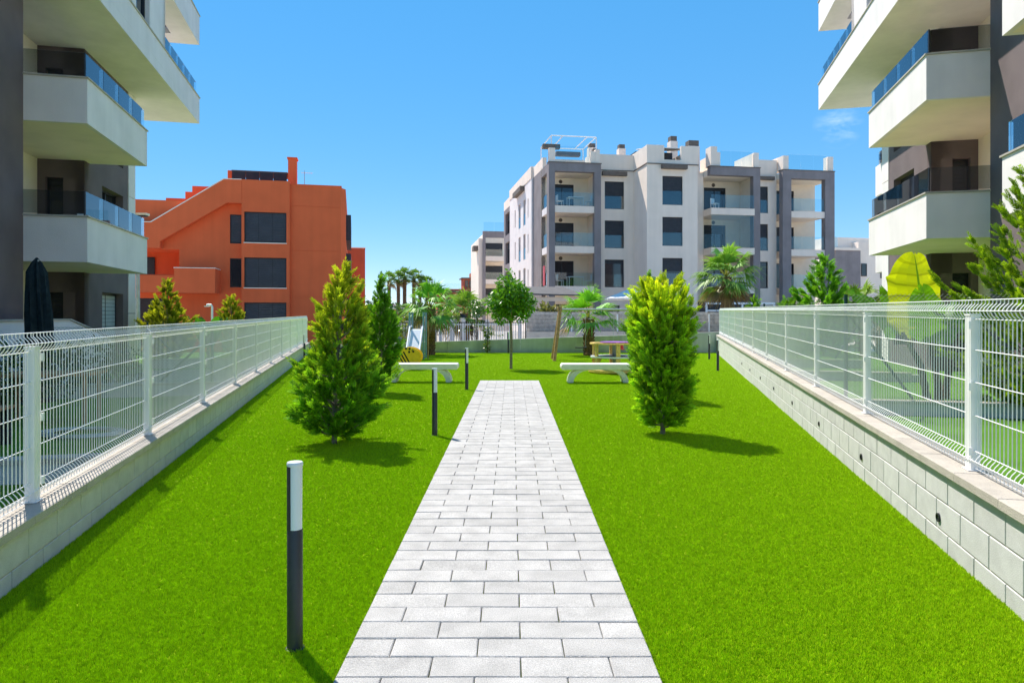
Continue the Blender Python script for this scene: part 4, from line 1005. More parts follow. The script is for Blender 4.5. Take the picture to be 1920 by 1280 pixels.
palm('low spreading palm in front of the distant brick house', (-2.85, 41.0, -1.0), 2.6, .25, 34, .9, 1.05, 44, (.16,.30,.04), el=(-45, 75))
palm('palm with a yellowing skirt behind the broad conifer', (14.3, 28.0, -.5), 2.2, .2, 26, .7, .75, 45, (.18,.30,.03), dry=.35)
palm('palm with orange dead fronds beside the right apartment block', (14.1, 26.0, -.5), 1.7, .2, 24, .6, .65, 46, (.18,.30,.03), dry=.45)
fp = palm('leftmost tall palm in the distant row above the slide', (-21.6, 120, -1.1), 8.6, .27, 26, 1.1, 1.2, 47, (.12,.24,.04), group='distant palms')
for i, (px, top, lab) in enumerate(((747, 9.2, 'second tall palm from the left in the distant row'), (757, 9.9, 'tallest palm of the distant row above the slide'),
                                    (773, 9.6, 'thick stemmed palm right of the tallest in the distant row'), (783, 8.9, 'fifth palm of the distant row, partly overlapped'),
                                    (795, 8.6, 'last palm at the right end of the distant row'), (833, 6.6, 'lone small distant palm left of the brick house'))):
    copy_tree(fp, lab, None, ((px - 960) / 1280 * 122, 122 + i, -1.1), i * 1.3, top / 9.0)

# banana plant: big paddle leaves with light passing through
def paddle(V, F, T, base, tip_dir, side, L, W, col, g, bend=.15, n=40):
    """broad leaf blade: midrib, wavy pleated halves, ragged margin, notched tip"""
    tip_dir = nrm(np.array(tip_dir, float)); side = nrm(np.array(side, float)); nn = np.cross(tip_dir, side)
    rib = np.array((.10, .22, .03)); ph = g.uniform(0, 6)
    def pt(t, k):
        w = W * min(1, (t / .16 + .12)) ** .6 * (1 - max(0, (t - .55) / .45) ** 2.3 * .93)
        w *= 1 + .05 * math.sin(11 * t + ph + (3 if k > 0 else 0))
        tt = t + (.035 * math.sin(23 * t + ph) if abs(k) > .9 else 0) + .05 * abs(k) * t
        c = base + tip_dir * L * tt + nn * bend * L * (t - .4) ** 2 * 1.6
        fold = .30 * w * (abs(k) - abs(k) ** 2 * .55)
        return c + side * w * .5 * k + nn * (fold + .012 * math.sin(40 * t + ph) * abs(k))
    ks = (-1, -.66, -.33, -.045, .045, .33, .66, 1)
    for i in range(n):
        t0, t1 = i / n, (i + 1) / n
        for q in range(7):
            if q in (0, 6) and g.random() < .05: continue
            cc = rib if q == 3 else col * (.70 if i % 5 == 0 else 1.0) * g.uniform(.93, 1.07)
            o = len(V); V.extend([pt(t0, ks[q]), pt(t0, ks[q+1]), pt(t1, ks[q+1]), pt(t1, ks[q])]); T.extend([cc] * 4); F.append((o, o+1, o+2, o+3))
bp = thing('banana_plant', 'banana plant with one huge glowing yellow green leaf behind the right fence', 'plant', (7.35, 11.75, .1))
g = np.random.default_rng(51); V, F, T = [], [], []
GR = np.array((.12, .30, .02)); YE = np.array((.44, .52, .02))
paddle(V, F, T, np.array((-.22, .1, 1.0)), (-.10, -.10, 1), (1, .25, 0), 1.5, 1.12, YE, g, .12)
paddle(V, F, T, np.array((-.45, -.5, .95)), (-.25, -.3, .75), (1, -.3, .1), 1.0, .55, GR, g, .3)
paddle(V, F, T, np.array((-.6, .1, 1.1)), (-.62, .1, .8), (.5, .6, .5), 1.1, .50, GR * 1.2, g, .35)
paddle(V, F, T, np.array((.25, .3, 1.0)), (.5, .3, .8), (.6, -.6, 0), 1.1, .5, GR, g, .35)
for ax, az_, ll in ((-.75, .6, .75), (-.35, .9, .85), (.05, 1.0, .9), (.42, .85, .8), (.8, .5, .7)):
    paddle(V, F, T, np.array((-.36, .50, 1.15)), (ax, .05, az_), (az_, 0, -ax), ll, .26, GR, g, .1, n=12)
link('leaves', leaf_mesh('leaves', np.array(V), np.array(F), np.array(T), 'banana_leaf'), bp)
for x, y, tx in ((0, 0, -.25), (.16, .1, .2), (-.12, .12, -.5)):
    MB().tube([(x, y, -.05), (x + tx*.3, y-.03, .6), (x + tx, y - .1, 1.15)], [.065, .055, .035], 8).build('stem', 'bark', bp, True)
bl = thing('banana_plant', 'low plant with a broad dark green leaf beside the yellowish left garden cypress', 'plant', (-10.9, 24.5, .05))
V, F, T = [], [], []
for a in range(6): paddle(V, F, T, np.array((0, 0, .3)), (math.cos(a*1.05+.3)*.6, math.sin(a*1.05+.3)*.6, .75), (-math.sin(a*1.05+.3), math.cos(a*1.05+.3), 0), 1.25, .55, np.array((.05,.17,.02)), g, .3)
link('leaves', leaf_mesh('leaves', np.array(V), np.array(F), np.array(T), 'banana_leaf'), bl)
MB().tube([(0,0,-.05),(0,0,.45)], [.07,.05], 8).build('stem', 'bark', bl)

def bush(name, label, loc, lobes, n, size, lo, hi, seed, cat='bush', m='broadleaf'):
    b = thing(name, label, cat, loc)
    st = MB()
    for i in range(5):
        a = i * 1.3; st.tube([(0,0,-.05), (.25*math.cos(a)*lobes[0][3], .25*math.sin(a)*lobes[0][4], lobes[0][2]*.9)], [.03,.01], 5)
    st.build('stem', 'bark', b); link('foliage', leaf_cloud('foliage', seed, lobes, n, size, lo, hi, m), b); return b
bush('flowering_bush', 'yellow green bush with loose twigs left of the slide, behind the wall', (-5.6, 31.5, -1.1), [(0,0,1.6,1.0,.8,.8),(.5,0,2.1,.6,.6,.5),(-.6,0,2.0,.7,.6,.5)], 1500, .14, (.07,.14,.01), (.32,.34,.04), 61)
bush('garden_bush', 'grey green bush behind the feathery tipped cypress', (-7.4, 33, -1.1), [(0,0,1.3,1.4,1,1.1),(.9,0,1.9,.8,.7,.6)], 1500, .15, (.04,.09,.015), (.13,.2,.04), 62)
bush('ornamental_grass', 'dry feathery grass plume left of the swing palm, behind the mesh fence', (3.1, 40.5, -.3), [(0,0,1.9,.9,.5,.6),(.5,0,2.3,.5,.4,.3)], 1100, .22, (.16,.14,.05), (.36,.30,.14), 63, 'grass', 'palm_leaf')
bush('yucca_plant', 'spiky pale yucca at the foot of the carport post', (2.1, 40.2, -.3), [(0,0,1.9,.5,.4,.6)], 500, .35, (.10,.13,.05), (.34,.33,.15), 64, 'plant', 'palm_leaf')
bush('distant_tree', 'dark distant tree beyond the row of tall palms', (-22, 112, -1.1), [(0,0,3.0,5,3,2.2),(5,0,2.6,4,3,1.8)], 1500, .8, (.03,.07,.015), (.08,.14,.03), 65, 'tree')
bush('distant_tree', 'mid green distant tree between the slide palm and brick house', (-13, 96, -1.1), [(0,0,2.6,4,3,1.8),(4,0,2.2,3,2,1.4)], 1300, .7, (.03,.08,.015), (.10,.17,.03), 66, 'tree')
bush('street_tree', 'leafy street tree overlapping the left edge of the round headed tree', (-1.9, 36.0, -1.1), [(0,0,3.0,.5,.5,.45)], 500, .16, (.04,.12,.01), (.14,.28,.03), 67, 'tree')
bush('flowering_bush', 'sparse flowering shrub by the right garden divider', (12.4, 24.2, .0), [(0,0,1.4,.7,.5,.5)], 600, .12, (.06,.13,.02), (.38,.34,.16), 68)

for i, (x, y, h, lab) in enumerate(((-6.9, 6.9, .95, 'dark clipped shrub nearest in the left garden, behind the first fence post'), (-7.5, 8.6, 1.05, 'dark shrub left of the closed parasol, seen through the fence'),
        (-7.75, 10.4, 1.1, 'dark leafy shrub just in front of the closed parasol'), (-8.35, 13.6, 1.0, 'dark shrub beyond the closed parasol by the sloping terrace wall'))):
    bush('garden_shrub', lab, (x, y, .05), [(0,0,h*.55,.75,.55,h*.5),(.4,.3,h*.5,.5,.5,h*.42),(-.3,-.4,h*.5,.5,.5,h*.45)], 1500, .10, (.02,.06,.012), (.07,.17,.02), 80 + i)

# climber against the back wall
cl = thing('climbing_plant', 'thin leafy climber on a stake against the back wall', 'plant', (-1.02, 28.35, 0))
MB().tube([(0,0,-.05),(.01,0,.7),(0,0,1.6)], [.02,.018,.012], 6).build('stake', 'bark', cl)
link('foliage', leaf_cloud('foliage', 71, [(0,0,.35,.13,.1,.35),(.02,0,.85,.22,.1,.22),(.35,0,.75,.25,.06,.05),(-.4,0,1.15,.35,.06,.04),(.5,0,1.25,.35,.05,.05),(-.9,0,.95,.4,.05,.04)], 420, .10, (.03,.10,.01), (.22,.28,.03)), cl)

# ================================================================== PATH LIGHTS
def bollard_proto():
    root = thing('bollard_light', 'nearest bollard light', 'bollard')
    MB().lathe([(.036, -.06), (.036, .54), (.033, .545)], 24).build('post', 'anthracite', root, True)
    MB().lathe([(.033, .545), (.034, .84)], 24, a0=R(-108), a1=R(95)).build('diffuser', 'opal', root, True)
    MB().lathe([(.0365, .54), (.0365, .842)], 12, a0=R(95), a1=R(252)).build('back_shield', 'anthracite', root, True)
    MB().lathe([(.036, .84), (.037, .843), (.037, .856), (.034, .86), (0.0001, .86)], 24).build('cap', 'opal', root, True)
    MB().lathe([(.044, -.03), (.044, -.014), (.037, -.012)], 20).build('base_plate', 'anthracite', root, True)
    return root
bo = bollard_proto(); bo['group'] = 'bollard lights on the lawn'
spots = [((-1.024, 3.22), 'nearest bollard light, standing on the lawn left of the path'), ((-1.01, 8.92), 'middle bollard light left of the path, beside the ragged cypress'),
         ((-.955, 14.4), 'bollard light left of the path beside the end of left bench'), ((5.82, 19.3), 'bollard light standing near the sunlit right wall, the nearer of two there'),
         ((7.05, 24.4), 'bollard light in the far right corner of the lawn'), ((-7.45, 24.5), 'bollard light at the far end of the shaded left wall'), ((-.15, 28.2), 'bollard light by the back wall behind the round headed tree')]
bo.location = (*spots[0][0], 0); bo['label'] = spots[0][1]
for (p, lab) in spots[1:]: copy_tree(bo, lab, None, (*p, 0), 0)

# ================================================================== BENCHES
def bench(label, loc):
    root = thing('bench', label, 'bench', loc, 0, 'white arched benches')
    L, D, H, T = 1.72, .46, .43, .135
    s = MB(); n = 8
    out = []
    for i in range(n + 1):
        a = -math.pi/2 + math.pi * i / n; out.append((L/2 - T/2*.6 + T/2*.6*math.cos(a), H - T/2 + T/2*math.sin(a)))
    out += [(-x, z) for x, z in reversed(out)]
    s.prism(out, lambda a, b, t: (a, t, b), -D/2, D/2); o = s.build('seat', 'bench_stone', root, True)
    bv = o.modifiers.new('edge', 'BEVEL'); bv.width = .012; bv.segments = 2; bv.limit_method = 'ANGLE'
    for sg in (-1, 1):
        poly = []
        N = 10
        for i in range(N + 1):                     # outer curve, from the seat down to the foot
            t = i / N; poly.append((sg * (.44 + .26 * math.sin(t * math.pi / 2)), H - T - (H - T) * (1 - math.cos(t * math.pi / 2))))
        for i in range(N + 1):                     # inner curve back up
            t = 1 - i / N; poly.append((sg * (.14 + .44 * math.sin(t * math.pi / 2) ** .9), H - T - (H - T) * (1 - math.cos(t * math.pi / 2))))
        if sg < 0: poly = poly[::-1]
        poly = [(x, z + .002 if z > H - T - .001 else z) for x, z in poly]
        lg = MB().prism(poly[::-1], lambda a, b, t: (a, t, b), -D/2 + .03, D/2 - .03).build('leg', 'bench_stone', root, True)
    return root
bench('white arched bench left of the path, before the yellow spring rider', (-2.12, 16.1, -.01))
bench('white arched bench right of the path, before the wooden carousel', (2.0, 16.0, -.01))

# ================================================================== PLAYGROUND
sr = thing('spring_rider', 'yellow bee shaped spring rider with black stripes behind the left bench', 'spring rider', (-3.05, 19.7, 0), R(-4))
def oval(cx, cz, rx, rz_, n=28, a0=0, a1=2*math.pi): return [(cx + rx*math.cos(a0+(a1-a0)*i/n), cz + rz_*math.sin(a0+(a1-a0)*i/n)) for i in range(n)]
fnx = lambda a, b, t: (a, t, b)
for k, y in enumerate((-.16, .13)):
    body = MB().prism(oval(.10, .37, .36, .27), fnx, y, y+.03).build('body_panel', 'ply_yellow', sr)
    if k == 0:
        for sx_ in (-.19, -.10, -.01):
            MB().add([(sx_-.055, y-.004, .50-abs(sx_)*.25),(sx_-.02, y-.004, .52-abs(sx_)*.25),(sx_+.17, y-.004, .17),(sx_+.135, y-.004, .16)], [(0,1,2,3)]).build('stripe', 'black_paint', body)
        for ex, ez in ((.12, .50), (.24, .51), (.13, .59), (.03, .60)):
            m = MB().lathe([(.0001, 0), (.030, 0), (.030, .012)], 12); o = m.build('spot', 'black_paint', body, True); o.location = (ex, y-.001, ez); o.rotation_euler = (R(90), 0, 0)
MB().prism(oval(-.36, .43, .16, .13), fnx, -.05, -.02).build('wing_panel', 'ply_yellow', sr)
MB().prism([(-.42,.22),(-.16,.22),(-.16,.5),(-.42,.5)], fnx, -.06, -.03).build('wing_panel', 'ply_yellow', sr)
MB().box(-.15, .2, -.13, .13, .40, .44).build('seat', 'ply_yellow', sr)
MB().tube([(.22, -.25, .55), (.22, .25, .55)], .014, 8).build('handle', 'dark_frame', sr, True)
MB().tube([(.075*math.cos(t*.5), .075*math.sin(t*.5), .05 + t*.0026) for t in range(0, 76)], .014, 6).build('spring', 'dark_frame', sr, True)
MB().lathe([(.15, -.03), (.15, .03), (.10, .05), (.0001, .05)], 20).build('base', 'timber', sr, True)

sl = thing('slide', 'white playground slide with blue grey posts by the young palm', 'slide', (-3.42, 23.2, 0))
MB().add([(-.20,-.05,.10),(.20,-.05,.10),(.20,.30,.18),(-.20,.30,.18),(.20,1.15,1.02),(-.20,1.15,1.02),(.20,1.55,1.05),(-.20,1.55,1.05),
          (-.20,-.05,.07),(.20,-.05,.07),(.20,.30,.15),(-.20,.30,.15),(.20,1.15,.99),(-.20,1.15,.99),(.20,1.55,1.02),(-.20,1.55,1.02)],
         [(0,1,2,3),(3,2,4,5),(5,4,6,7),(11,10,9,8),(13,12,10,11),(15,14,12,13),(0,8,9,1)]).build('chute', 'slide_sheet', sl)
for sg in (-1, 1):
    MB().tube([(sg*.225,-.08,.16),(sg*.225,.30,.27),(sg*.225,1.15,1.14),(sg*.225,1.55,1.16)], .032, 8).build('side_rail', 'slide_sheet', sl, True)
    MB().tube([(sg*.25,1.25,-.05),(sg*.25,1.25,1.66)], .035, 10).build('post', 'blue_steel', sl, True); MB().tube([(sg*.25,1.95,-.05),(sg*.25,1.95,1.66)], .035, 10).build('post', 'blue_steel', sl, True)
    MB().tube([(sg*.22,0,-.05),(sg*.22,0,.14)], .03, 8).build('foot', 'blue_steel', sl, True)
MB().box(-.24, .24, 1.25, 1.95, .98, 1.02).build('platform', 'timber', sl)
for i in range(4): MB().tube([(-.24, 2.0+.08*i, .95-.23*i), (.24, 2.0+.08*i, .95-.23*i)], .018, 6).build('rung', 'galvanised', sl)

sw = thing('swing_frame', 'swing frame with leaning timber posts, metal beam and two hanging seats', 'swing', (0, 0, 0))
for x0, x1 in ((1.45, 1.70), (4.85, 4.60)):
    for y0 in (23.45, 24.55):
        MB().tube([(x0, y0, -.05), (x1, 24.0 + (y0-24)*.12, 1.80)], .062, 10).build('post', 'timber', sw, True)
MB().tube([(1.62, 24.0, 1.75), (4.68, 24.0, 1.75)], .042, 10).build('beam', 'galvanised', sw, True)
for x in (1.68, 4.62): MB().box(x-.07, x+.07, 23.9, 24.1, 1.70, 1.86).build('bracket', 'timber', sw)
for cx, m, z in ((2.42, 'dark_frame', .40), (3.74, 'red_paint', .34)):
    st = MB().box(cx-.2, cx+.2, 23.9, 24.1, z, z+.035).build('swing_seat', m, sw)
    if m == 'red_paint': MB().box(cx-.2, cx+.2, 24.08, 24.10, z+.036, z+.16).build('seat_back', m, st)
    for dx in (-.17, .17): MB().tube([(cx+dx, 24, z+.03), (cx+dx, 24, 1.72)], .006, 5).build('chain', 'galvanised', st)

cr = thing('carousel', 'wooden playground carousel with yellow posts and purple top behind right bench', 'carousel', (2.82, 18.75, 0), R(10))
MB().lathe([(.70, .0), (.72, .02), (.72, .075), (.69, .085), (.0001, .085)], 40).build('platform', 'ply_edge', cr, True)
MB().lathe([(.60, .0865), (.60, .10), (.0001, .10)], 40).build('deck', 'galvanised', cr, True)
MB().lathe([(.66, .40), (.66, .44), (.34, .44), (.34, .40), (.66, .40)], 40).build('ring_seat', 'slide_sheet', cr, True)
MB().lathe([(.68, .76), (.68, .80), (.56, .80), (.56, .76), (.68, .76)], 40).build('hand_rail', 'ply_edge', cr, True)
MB().lathe([(.40, .803), (.40, .825), (.0001, .825)], 32).build('wheel_top', 'purple_paint', cr, True); MB().lathe([(.06, .10), (.06, .80)], 16).build('axle', 'galvanised', cr, True)
for i in range(6):
    a = i * math.pi / 3 + .35; o = MB().box(-.025, .025, -.055, .055, .086, .757).build('post', 'ply_edge', cr); o.location = (.62*math.cos(a), .62*math.sin(a), 0); o.rotation_euler = (0, 0, a)
    o2 = MB().prism([(0,.18),(.0,.40),(-.16,.40)], lambda p, q, t: (p, t, q), -.02, .02).build('bracket', 'ply_edge', o); o2.location = (-.026, 0, 0)
    o3 = MB().box(-.24, -.03, -.03, .03, .761, .80).build('spoke', 'ply_edge', o)

# stake beside the slide palm
MB_st = MB().tube([(0,0,-.05),(0,0,1.35)], .022, 6).build('plant_stake', 'timber', None, True); MB_st.location = (-3.02, 24.6, 0); tag(MB_st, 'thin wooden stake standing beside the shaggy slide palm', 'stake')

# ================================================================== GARDENS BEHIND THE FENCES
def divider(side, d, label, length, ztop, z0, chain=True, post_at=(.0,), clabel=None, fh=1.55):
    fx = xl if side < 0 else xr
    rz = PHI if side < 0 else -PHI
    root = thing('garden_divider_wall', label, 'wall', (fx(d) + side*.3, d, 0), rz)
    s = side
    n = int(length / .5)
    MB().box(0, s*length, -.075, .075, z0-.3, ztop-.045).build('wall', 'block', root)
    for i in range(n): MB().box(s*(i*.5+.002), s*((i+1)*.5-.002), -.095, .095, ztop-.043, ztop).build('coping_stone', 'stone_coping', root)
    if chain:
        cf = thing('chain_link_fence', clabel, 'fence', (fx(d) + side*.3, d, ztop), rz)
        for x in (.45, length*.98):
            MB().tube([(s*x, 0, 0), (s*x, 0, fh)], .026, 10).build('post', 'fence_green', cf, True)
        MB().tube([(s*.48, 0, fh*.82), (s*1.35, 0, .02)], .02, 8).build('brace', 'fence_green', cf, True); MB().tube([(s*(length*.97), 0, fh*.82), (s*(length-.9), 0, .02)], .02, 8).build('brace', 'fence_green', cf, True)
        m = MB(); p = .062; w = length*.98 - .45; q = -fh
        while q < w:
            for dirn in (1, -1):
                a0, a1 = max(0, q), min(w, q + fh)
                if a1 - a0 > .02:
                    za, zb = (a0 - q, a1 - q) if dirn > 0 else (fh - (a0 - q), fh - (a1 - q))
                    m.tube([(s*(.45+a0), .004*dirn, za), (s*(.45+a1), .004*dirn, zb)], .0016, 3, cap=False)
            q += p
        for z in (.03, fh*.5, fh-.03): m.tube([(s*.45, 0, z), (s*(.45+w), 0, z)], .002, 3, cap=False)
        m.build('wire_mesh', 'fence_green', cf)
divider(1, 10.25, 'low garden divider wall with white coping below the banana plant', 3.4, .31, .1, True, clabel='green chain link fence before the banana plant in the right garden')
divider(1, 19.4, 'low garden divider wall with coping deep in the right garden', 3.2, .33, .1, True, clabel='green chain link fence deep in the right garden')
divider(1, 15.6, 'low block kerb wall between two right garden plots', 3.2, .30, .1, False)
divider(-1, 6.3, 'low pale divider wall in the nearest part of left garden', 3.2, .27, .05, False)
divider(-1, 13.0, 'low grey divider wall in the middle of left garden', 3.6, .30, .05, True, clabel='dark chain link fence across the middle of the left garden', fh=1.05)
divider(-1, 20.0, 'low divider wall in the far part of left garden', 3.6, .32, .05, True, clabel='dark chain link fence across the far left garden', fh=1.05)
# pale gravel beds in the right garden and left garden
for nm, pts in (('gravel_bed', [(6.6,16.4),(9.4,15.8),(9.6,17.6),(6.9,18.2)]), ('gravel_bed', [(-6.4,15.2),(-9.2,14.6),(-9.8,18.6),(-7.2,19.2)])):
    z = .105 if pts[0][0] > 0 else .055
    o = MB().add([(x,y,z) for x,y in pts], [(0,1,2,3) if pts[0][0] > 0 else (3,2,1,0)]).build(nm, 'gravel_pale'); tag(o, kind='structure')

ps = thing('parasol', 'closed dark green garden parasol standing before the left apartment block', 'parasol', (-8.22, 11.85, .05))
MB().tube([(0,0,0),(0,0,2.46)], .024, 10).build('pole', 'galvanised', ps, True); MB().lathe([(.26,.0),(.26,.06),(.05,.10),(.04,.28)], 20).build('base', 'anthracite', ps, True)
pl = MB(); n = 32; rings = [(.60,.10),(.72,.155),(1.0,.17),(1.5,.165),(1.9,.15),(2.25,.125),(2.42,.06),(2.5,.01)]; vs = []
for z, r in rings:
    for k in range(n):
        a = 2*math.pi*k/n; rr = r * (1 + .30*math.sin(8*a + z*1.2)) ; vs.append((rr*math.cos(a) + .03*math.sin(z*2), rr*math.sin(a), z + .05*math.sin(8*a)*(z < .8)))
pl.add(vs, [(i*n+k, i*n+(k+1)%n, (i+1)*n+(k+1)%n, (i+1)*n+k) for i in range(len(rings)-1) for k in range(n)]).build('canopy', 'parasol_cloth', ps, True)
MB().lathe([(.175, 1.15), (.18, 1.2), (.175, 1.25)], 20).build('strap', 'parasol_cloth', ps, True)

gt = thing('garden_table', 'low wooden garden table seen through the left fence', 'table', (-6.5, 9.6, .05), PHI)
for i in range(6): MB().box(-.62+.21*i, -.43+.21*i, -.35, .35, .66, .70).build('plank', 'timber', gt)
for x in (-.55, .5):
    for y in (-.3, .26): MB().box(x, x+.05, y, y+.05, 0, .66).build('leg', 'timber', gt)
gb = thing('garden_bench', 'dark wooden bench by the low wall, seen through the nearest left fence panels', 'bench', (-5.9, 7.4, .05), PHI + R(90))
for i in range(3): MB().box(-.6, .6, -.2+.14*i, -.08+.14*i, .42, .45).build('plank', 'timber', gb)
for i in range(2): MB().box(-.6, .6, .22, .25, .55+.15*i, .66+.15*i).build('back_plank', 'timber', gb)
for x in (-.55, .5): MB().box(x, x+.05, -.18, .24, 0, .42).build('leg', 'dark_frame', gb)
# coiled hose
ho = thing('garden_hose', 'pale coiled garden hose lying in the left garden behind fence', 'hose', (-5.4, 8.6, .06))
MB().tube([((.35+.012*t/6)*math.cos(t*.35), (.22+.008*t/6)*math.sin(t*.35), .012+.02*math.sin(t*.21)**2) for t in range(110)], .011, 6).build('coil', 'galvanised', ho, True)

# lamps and small posts on the left
sp = thing('street_lamp', 'tall pale street lamp with a flat head beside the red block', 'lamp', (-14.25, 26.0, -1.1))
MB().tube([(0,0,0),(0,0,6.45)], [.09,.06], 12).build('pole', 'galvanised', sp, True)
MB().box(-.32, .38, -.14, .14, 6.45, 6.53).build('lamp_head', 'cream_plaster', sp); MB().box(-.28, .34, -.11, .11, 6.40, 6.447).build('lamp_glass', 'dark_frame', sp)
sh = thing('garden_shower', 'slim white garden shower post before the red wall', 'shower', (-12.3, 28.0, -.3))
MB().tube([(0,0,0),(0,0,2.2),(-.04,0,2.27),(-.14,0,2.28),(-.22,0,2.27)], .045, 8).build('post', 'white_coat', sh, True); MB().box(-.30, -.14, -.07, .07, 2.20, 2.24).build('shower_head', 'white_coat', sh)

# ================================================================== STREET BEYOND THE WALL
ra = thing('street_railing', 'black street railing with upright bars behind the back wall', 'railing', (0, 29.3, 0))
x0, x1 = -5.6, .60; zt, zb = 1.26, .30
MB().box(x0, x1, -.025, .025, zt-.04, zt).build('top_rail', 'rail_black', ra); MB().box(x0, x1-.03, -.02, .02, zb, zb+.03).build('bottom_rail', 'rail_black', ra)
for x in (x0, -3.6, -1.75, x1-.04): MB().box(x, x+.045, -.03, .03, -1.1, zt-.042).build('post', 'rail_black', ra)
bmesh_bar = MB().box(-.007, .007, -.007, .007, zb+.032, zt-.042).mesh('bar', 'rail_black'); x = x0 + .11
while x < x1 - .06: link('bar', bmesh_bar, ra, (x, 0, 0)); x += .115
# wall, reed screen and white mesh fence on the other side
ow = thing('boundary_wall', 'pale rendered boundary wall under the reed screen across the street', 'wall', (0, 38.6, 0))
for i in range(8): MB().box(.75+1.75*i+.004, .75+1.75*(i+1)-.004, 0, .25, -1.1, .62 + .02*math.sin(i)).build('wall_panel', 'render_pink', ow)
rs = thing('reed_screen', 'brown grey reed screen behind the white mesh fence across street', 'screen', (0, 39.0, 0))
for i in range(13):
    MB().box(.8+1.08*i, .8+1.08*(i+1)-.012, rng.uniform(0,.02), .06, .5, 1.72 + rng.uniform(-.03, .03)).build('reed_panel', 'reed', rs)
mf = thing('mesh_fence', 'white mesh fence on the pale wall across the street', 'fence', (0, 38.72, .62))
pm2 = panel_mesh(2.55, 1)
for i in range(6):
    o = link('mesh_panel', pm2, mf, (.8 + 2.6*i, 0, .05), R(-90)); o = link('post', PM, mf, (.78 + 2.6*i, 0, 0), R(-90))
# rising drive with white picket gate and pillars, left of the reed screen
gt2 = thing('picket_gate', 'white upright picket gate and pillars beside the drive across street', 'gate', (0, 38.6, 0))
for x in (-4.15, -3.5, -2.85, -1.5, .35): MB().box(x, x+.2, 0, .2, -1.1, 1.32).build('pillar', 'white_plaster', gt2)
pk = MB().box(-.018, .018, -.012, .012, -.6, 1.18).mesh('picket', 'white_coat')
x = -3.9
while x < .3: link('picket', pk, gt2, (x, .1, 0)); x += .125
MB().box(-4.1, .35, .07, .09, -.3, -.24).build('rail', 'white_coat', gt2); MB().box(-4.1, .35, .07, .09, 1.0, 1.06).build('rail', 'white_coat', gt2)
dv = MB().add([(-4,39,-.95),(.6,39,-.95),(1.4,50,.4),(-5,50,.4)], [(0,1,2,3)]).build('drive', 'pavement'); tag(dv, kind='structure')
bwl = thing('boundary_wall', 'low striped concrete wall across the street left of the gate', 'wall', (-8.4, 38.6, 0))
for i in range(4): MB().box(0, 4.1, 0+.12*i, .25+.12*i, -1.1+.55*i, -.58+.55*i+.15).build('wall_course', ('pavement','render_pink')[i % 2], bwl)
# carport canopy in front of the pale block
cp = thing('carport', 'grey roofed entrance canopy on white posts before the pale block', 'carport', (.3, 43.5, 0))
MB().add([(-.2,-.4,2.95),(4.2,-.4,2.85),(3.2,3.2,3.5),(.6,3.2,3.5),(-.2,-.4,2.86),(4.2,-.4,2.76),(3.2,3.2,3.41),(.6,3.2,3.41)], [(0,1,2,3),(7,6,5,4),(0,4,5,1),(1,5,6,2),(2,6,7,3),(3,7,4,0)]).build('canopy', 'roof_grey', cp)
for x in (.9, 1.9, 3.7): MB().box(x, x+.14, 0, .14, -1.1, 2.72).build('post', 'white_plaster', cp)
MB().box(.9, 3.84, .02, .12, 2.45, 2.72).build('beam', 'white_plaster', cp); MB().box(1.4, 1.9, .3, .4, -1.1, 2.2).build('gate_wall', 'pale_plaster', cp)
um = thing('parasol', 'open white parasol on the terrace before the pale block', 'parasol', (7.9, 45.5, -.6))
MB().tube([(0,0,0),(0,0,3.8)], .035, 8).build('pole', 'timber', um, True)
MB().add([(0,0,3.95)] + [(1.75*math.cos(k*math.pi/4+.4), 1.75*math.sin(k*math.pi/4+.4), 3.28) for k in range(8)], [(0, k+1, (k+1)%8+1) for k in range(8)]).build('canopy', 'white_cloth', um)
MB().add([(1.75*math.cos(k*math.pi/4+.4), 1.75*math.sin(k*math.pi/4+.4), z) for z in (3.28, 3.16) for k in range(8)], [(k, (k+1)%8, 8+(k+1)%8, 8+k) for k in range(8)]).build('valance', 'white_cloth', um)
# globe street lamps
gl = thing('globe_lamp', 'globe street lamp right beside the round headed tree', 'lamp', (-1.95, 37.4, -1.0)); gl['group'] = 'globe street lamps'
MB().tube([(0,0,0),(0,0,2.35)], [.05,.035], 8).build('pole', 'galvanised', gl, True)
MB().lathe([(.05,2.35),(.15,2.40),(.20,2.52),(.21,2.60)], 16).build('globe', 'opal', gl, True); MB().lathe([(.215,2.60),(.20,2.70),(.12,2.80),(.0001,2.83)], 16).build('cap', 'anthracite', gl, True)
copy_tree(gl, 'middle one of the three globe street lamps, half hidden', None, (-2.9, 40.2, -1.2), 0); copy_tree(gl, 'leftmost and lowest of the three globe street lamps', None, (-3.55, 41.5, -1.3), 0)

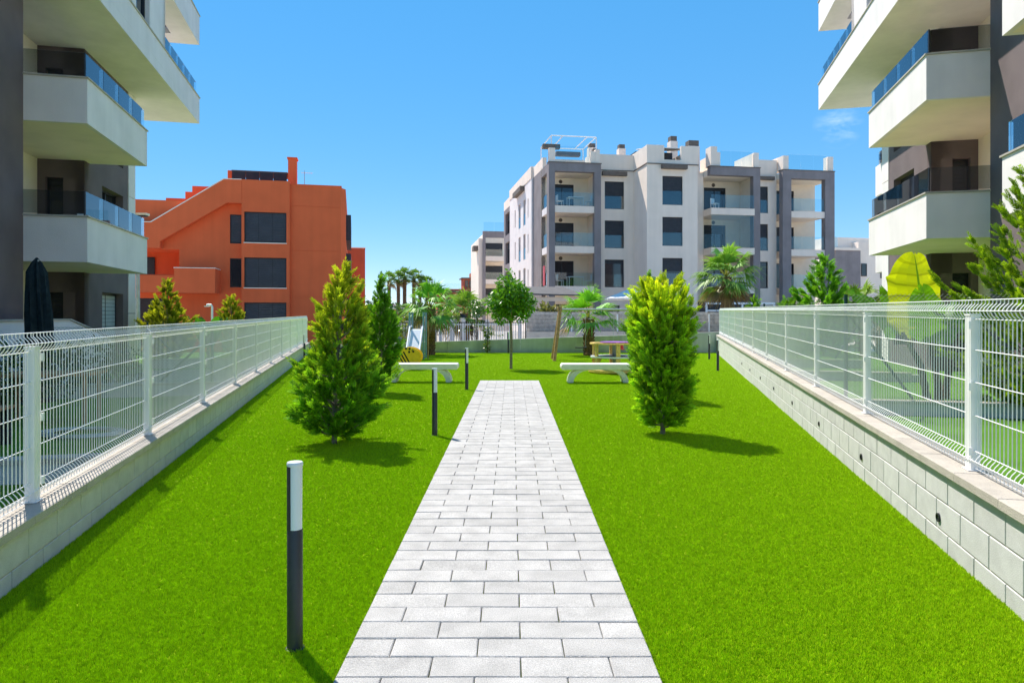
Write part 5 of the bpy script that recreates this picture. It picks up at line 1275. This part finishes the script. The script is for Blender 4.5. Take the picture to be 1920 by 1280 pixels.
# parked cars
def car(label, loc, rz, paint):
    root = thing('parked_car', label, 'car', loc, rz, 'cars parked along the street')
    prof = [(-2.05,.32),(2.0,.32),(2.08,.55),(2.0,.78),(1.1,.90),(-1.85,.95),(-2.1,.85),(-2.12,.5)]
    o = MB().prism(prof, lambda a, b, t: (a, t, b), -.84, .84).build('body', paint, root, True)
    bv = o.modifiers.new('edge', 'BEVEL'); bv.width = .06; bv.segments = 3; bv.limit_method = 'ANGLE'
    m = MB(); lo = [(-1.95,-.80),(1.15,-.80),(1.15,.80),(-1.95,.80)]; hi = [(-1.35,-.60),(.25,-.60),(.25,.60),(-1.35,.60)]
    m.add([(x,y,.92) for x,y in lo] + [(x,y,1.40) for x,y in hi], [(0,1,5,4),(1,2,6,5),(2,3,7,6),(3,0,4,7)]); m.build('windows', 'pane_dark', root)
    r = MB().add([(x*1.02-.005,y*1.03,1.385) for x,y in hi] + [(-1.2,-.5,1.45),(.1,-.5,1.45),(.1,.5,1.45),(-1.2,.5,1.45)], [(4,5,6,7),(0,1,5,4),(1,2,6,5),(2,3,7,6),(3,0,4,7)]); r.build('roof', paint, root, True)
    for x in (-1.3, 1.3):
        for y in (-.78, .78):
            w = MB().tube([(x, y-.1, .32), (x, y+.1, .32)], .32, 18).build('tyre', 'tyre', root, True); MB().tube([(x, y-.105, .32), (x, y+.105, .32)], .19, 14).build('rim', 'galvanised', w, True)
    for y in (-.6, .6): MB().box(2.03, 2.07, y-.16, y+.16, .6, .72).build('headlight', 'opal', root); MB().box(-2.13, -2.10, y-.16, y+.16, .62, .76).build('tail_light', 'red_paint', root)
    return root
car('red parked car whose roof shows above the back wall', (-1.15, 31.0, -1.09), 0, 'car_red')
car('dark parked car across the street left of the picket gate', (-5.6, 35.6, -1.09), R(4), 'car_dark')

# distant houses
def far_house(label, loc, parts, m='brick_far'):
    h = thing('brick_house', label, 'house', loc, WS)
    for q in parts: MB().box(*q[:6]).build(q[6], q[7] if len(q) > 7 else m, h)
    return h
fh = far_house('distant brick red house with a stepped flat roof left of the pale block', (-14, 128, -1.1),
          [(0,9,0,8,0,7.6,'wall'),(5.0,7.2,1,6,7.603,9.6,'upper_wall'),(6.6,8.3,1.5,6,7.603,10.8,'upper_wall'),(4.6,6.6,.6,6,9.603,9.8,'roof_edge','cap_brown'),(1.2,4.4,.5,.55,7.7,8.7,'roof_glass','glass_blue'),(-.2,9,-.12,8,7.0,7.25,'cornice','cap_brown')])
for x in (5.3, 6.1): window(fh, (0, 1, 0), X3, Vector((0,-1,0)), x, x+.6, 8.0, 9.3, back=-.085)
far_house('distant brick red house low behind the row of tall palms', (-31, 140, -1.1), [(0,12,0,8,0,4.0,'wall'),(2,7,1,8,4.003,5.0,'upper_wall','render_pink'),(8,11,0,8,4.003,4.8,'upper_wall')])
far_house('distant low red roofed house left of the slide palm', (-19, 110, -1.1), [(0,6,0,6,0,3.6,'wall'),(-.3,6.3,-.3,6,3.603,3.9,'roof_edge','render_pink')])
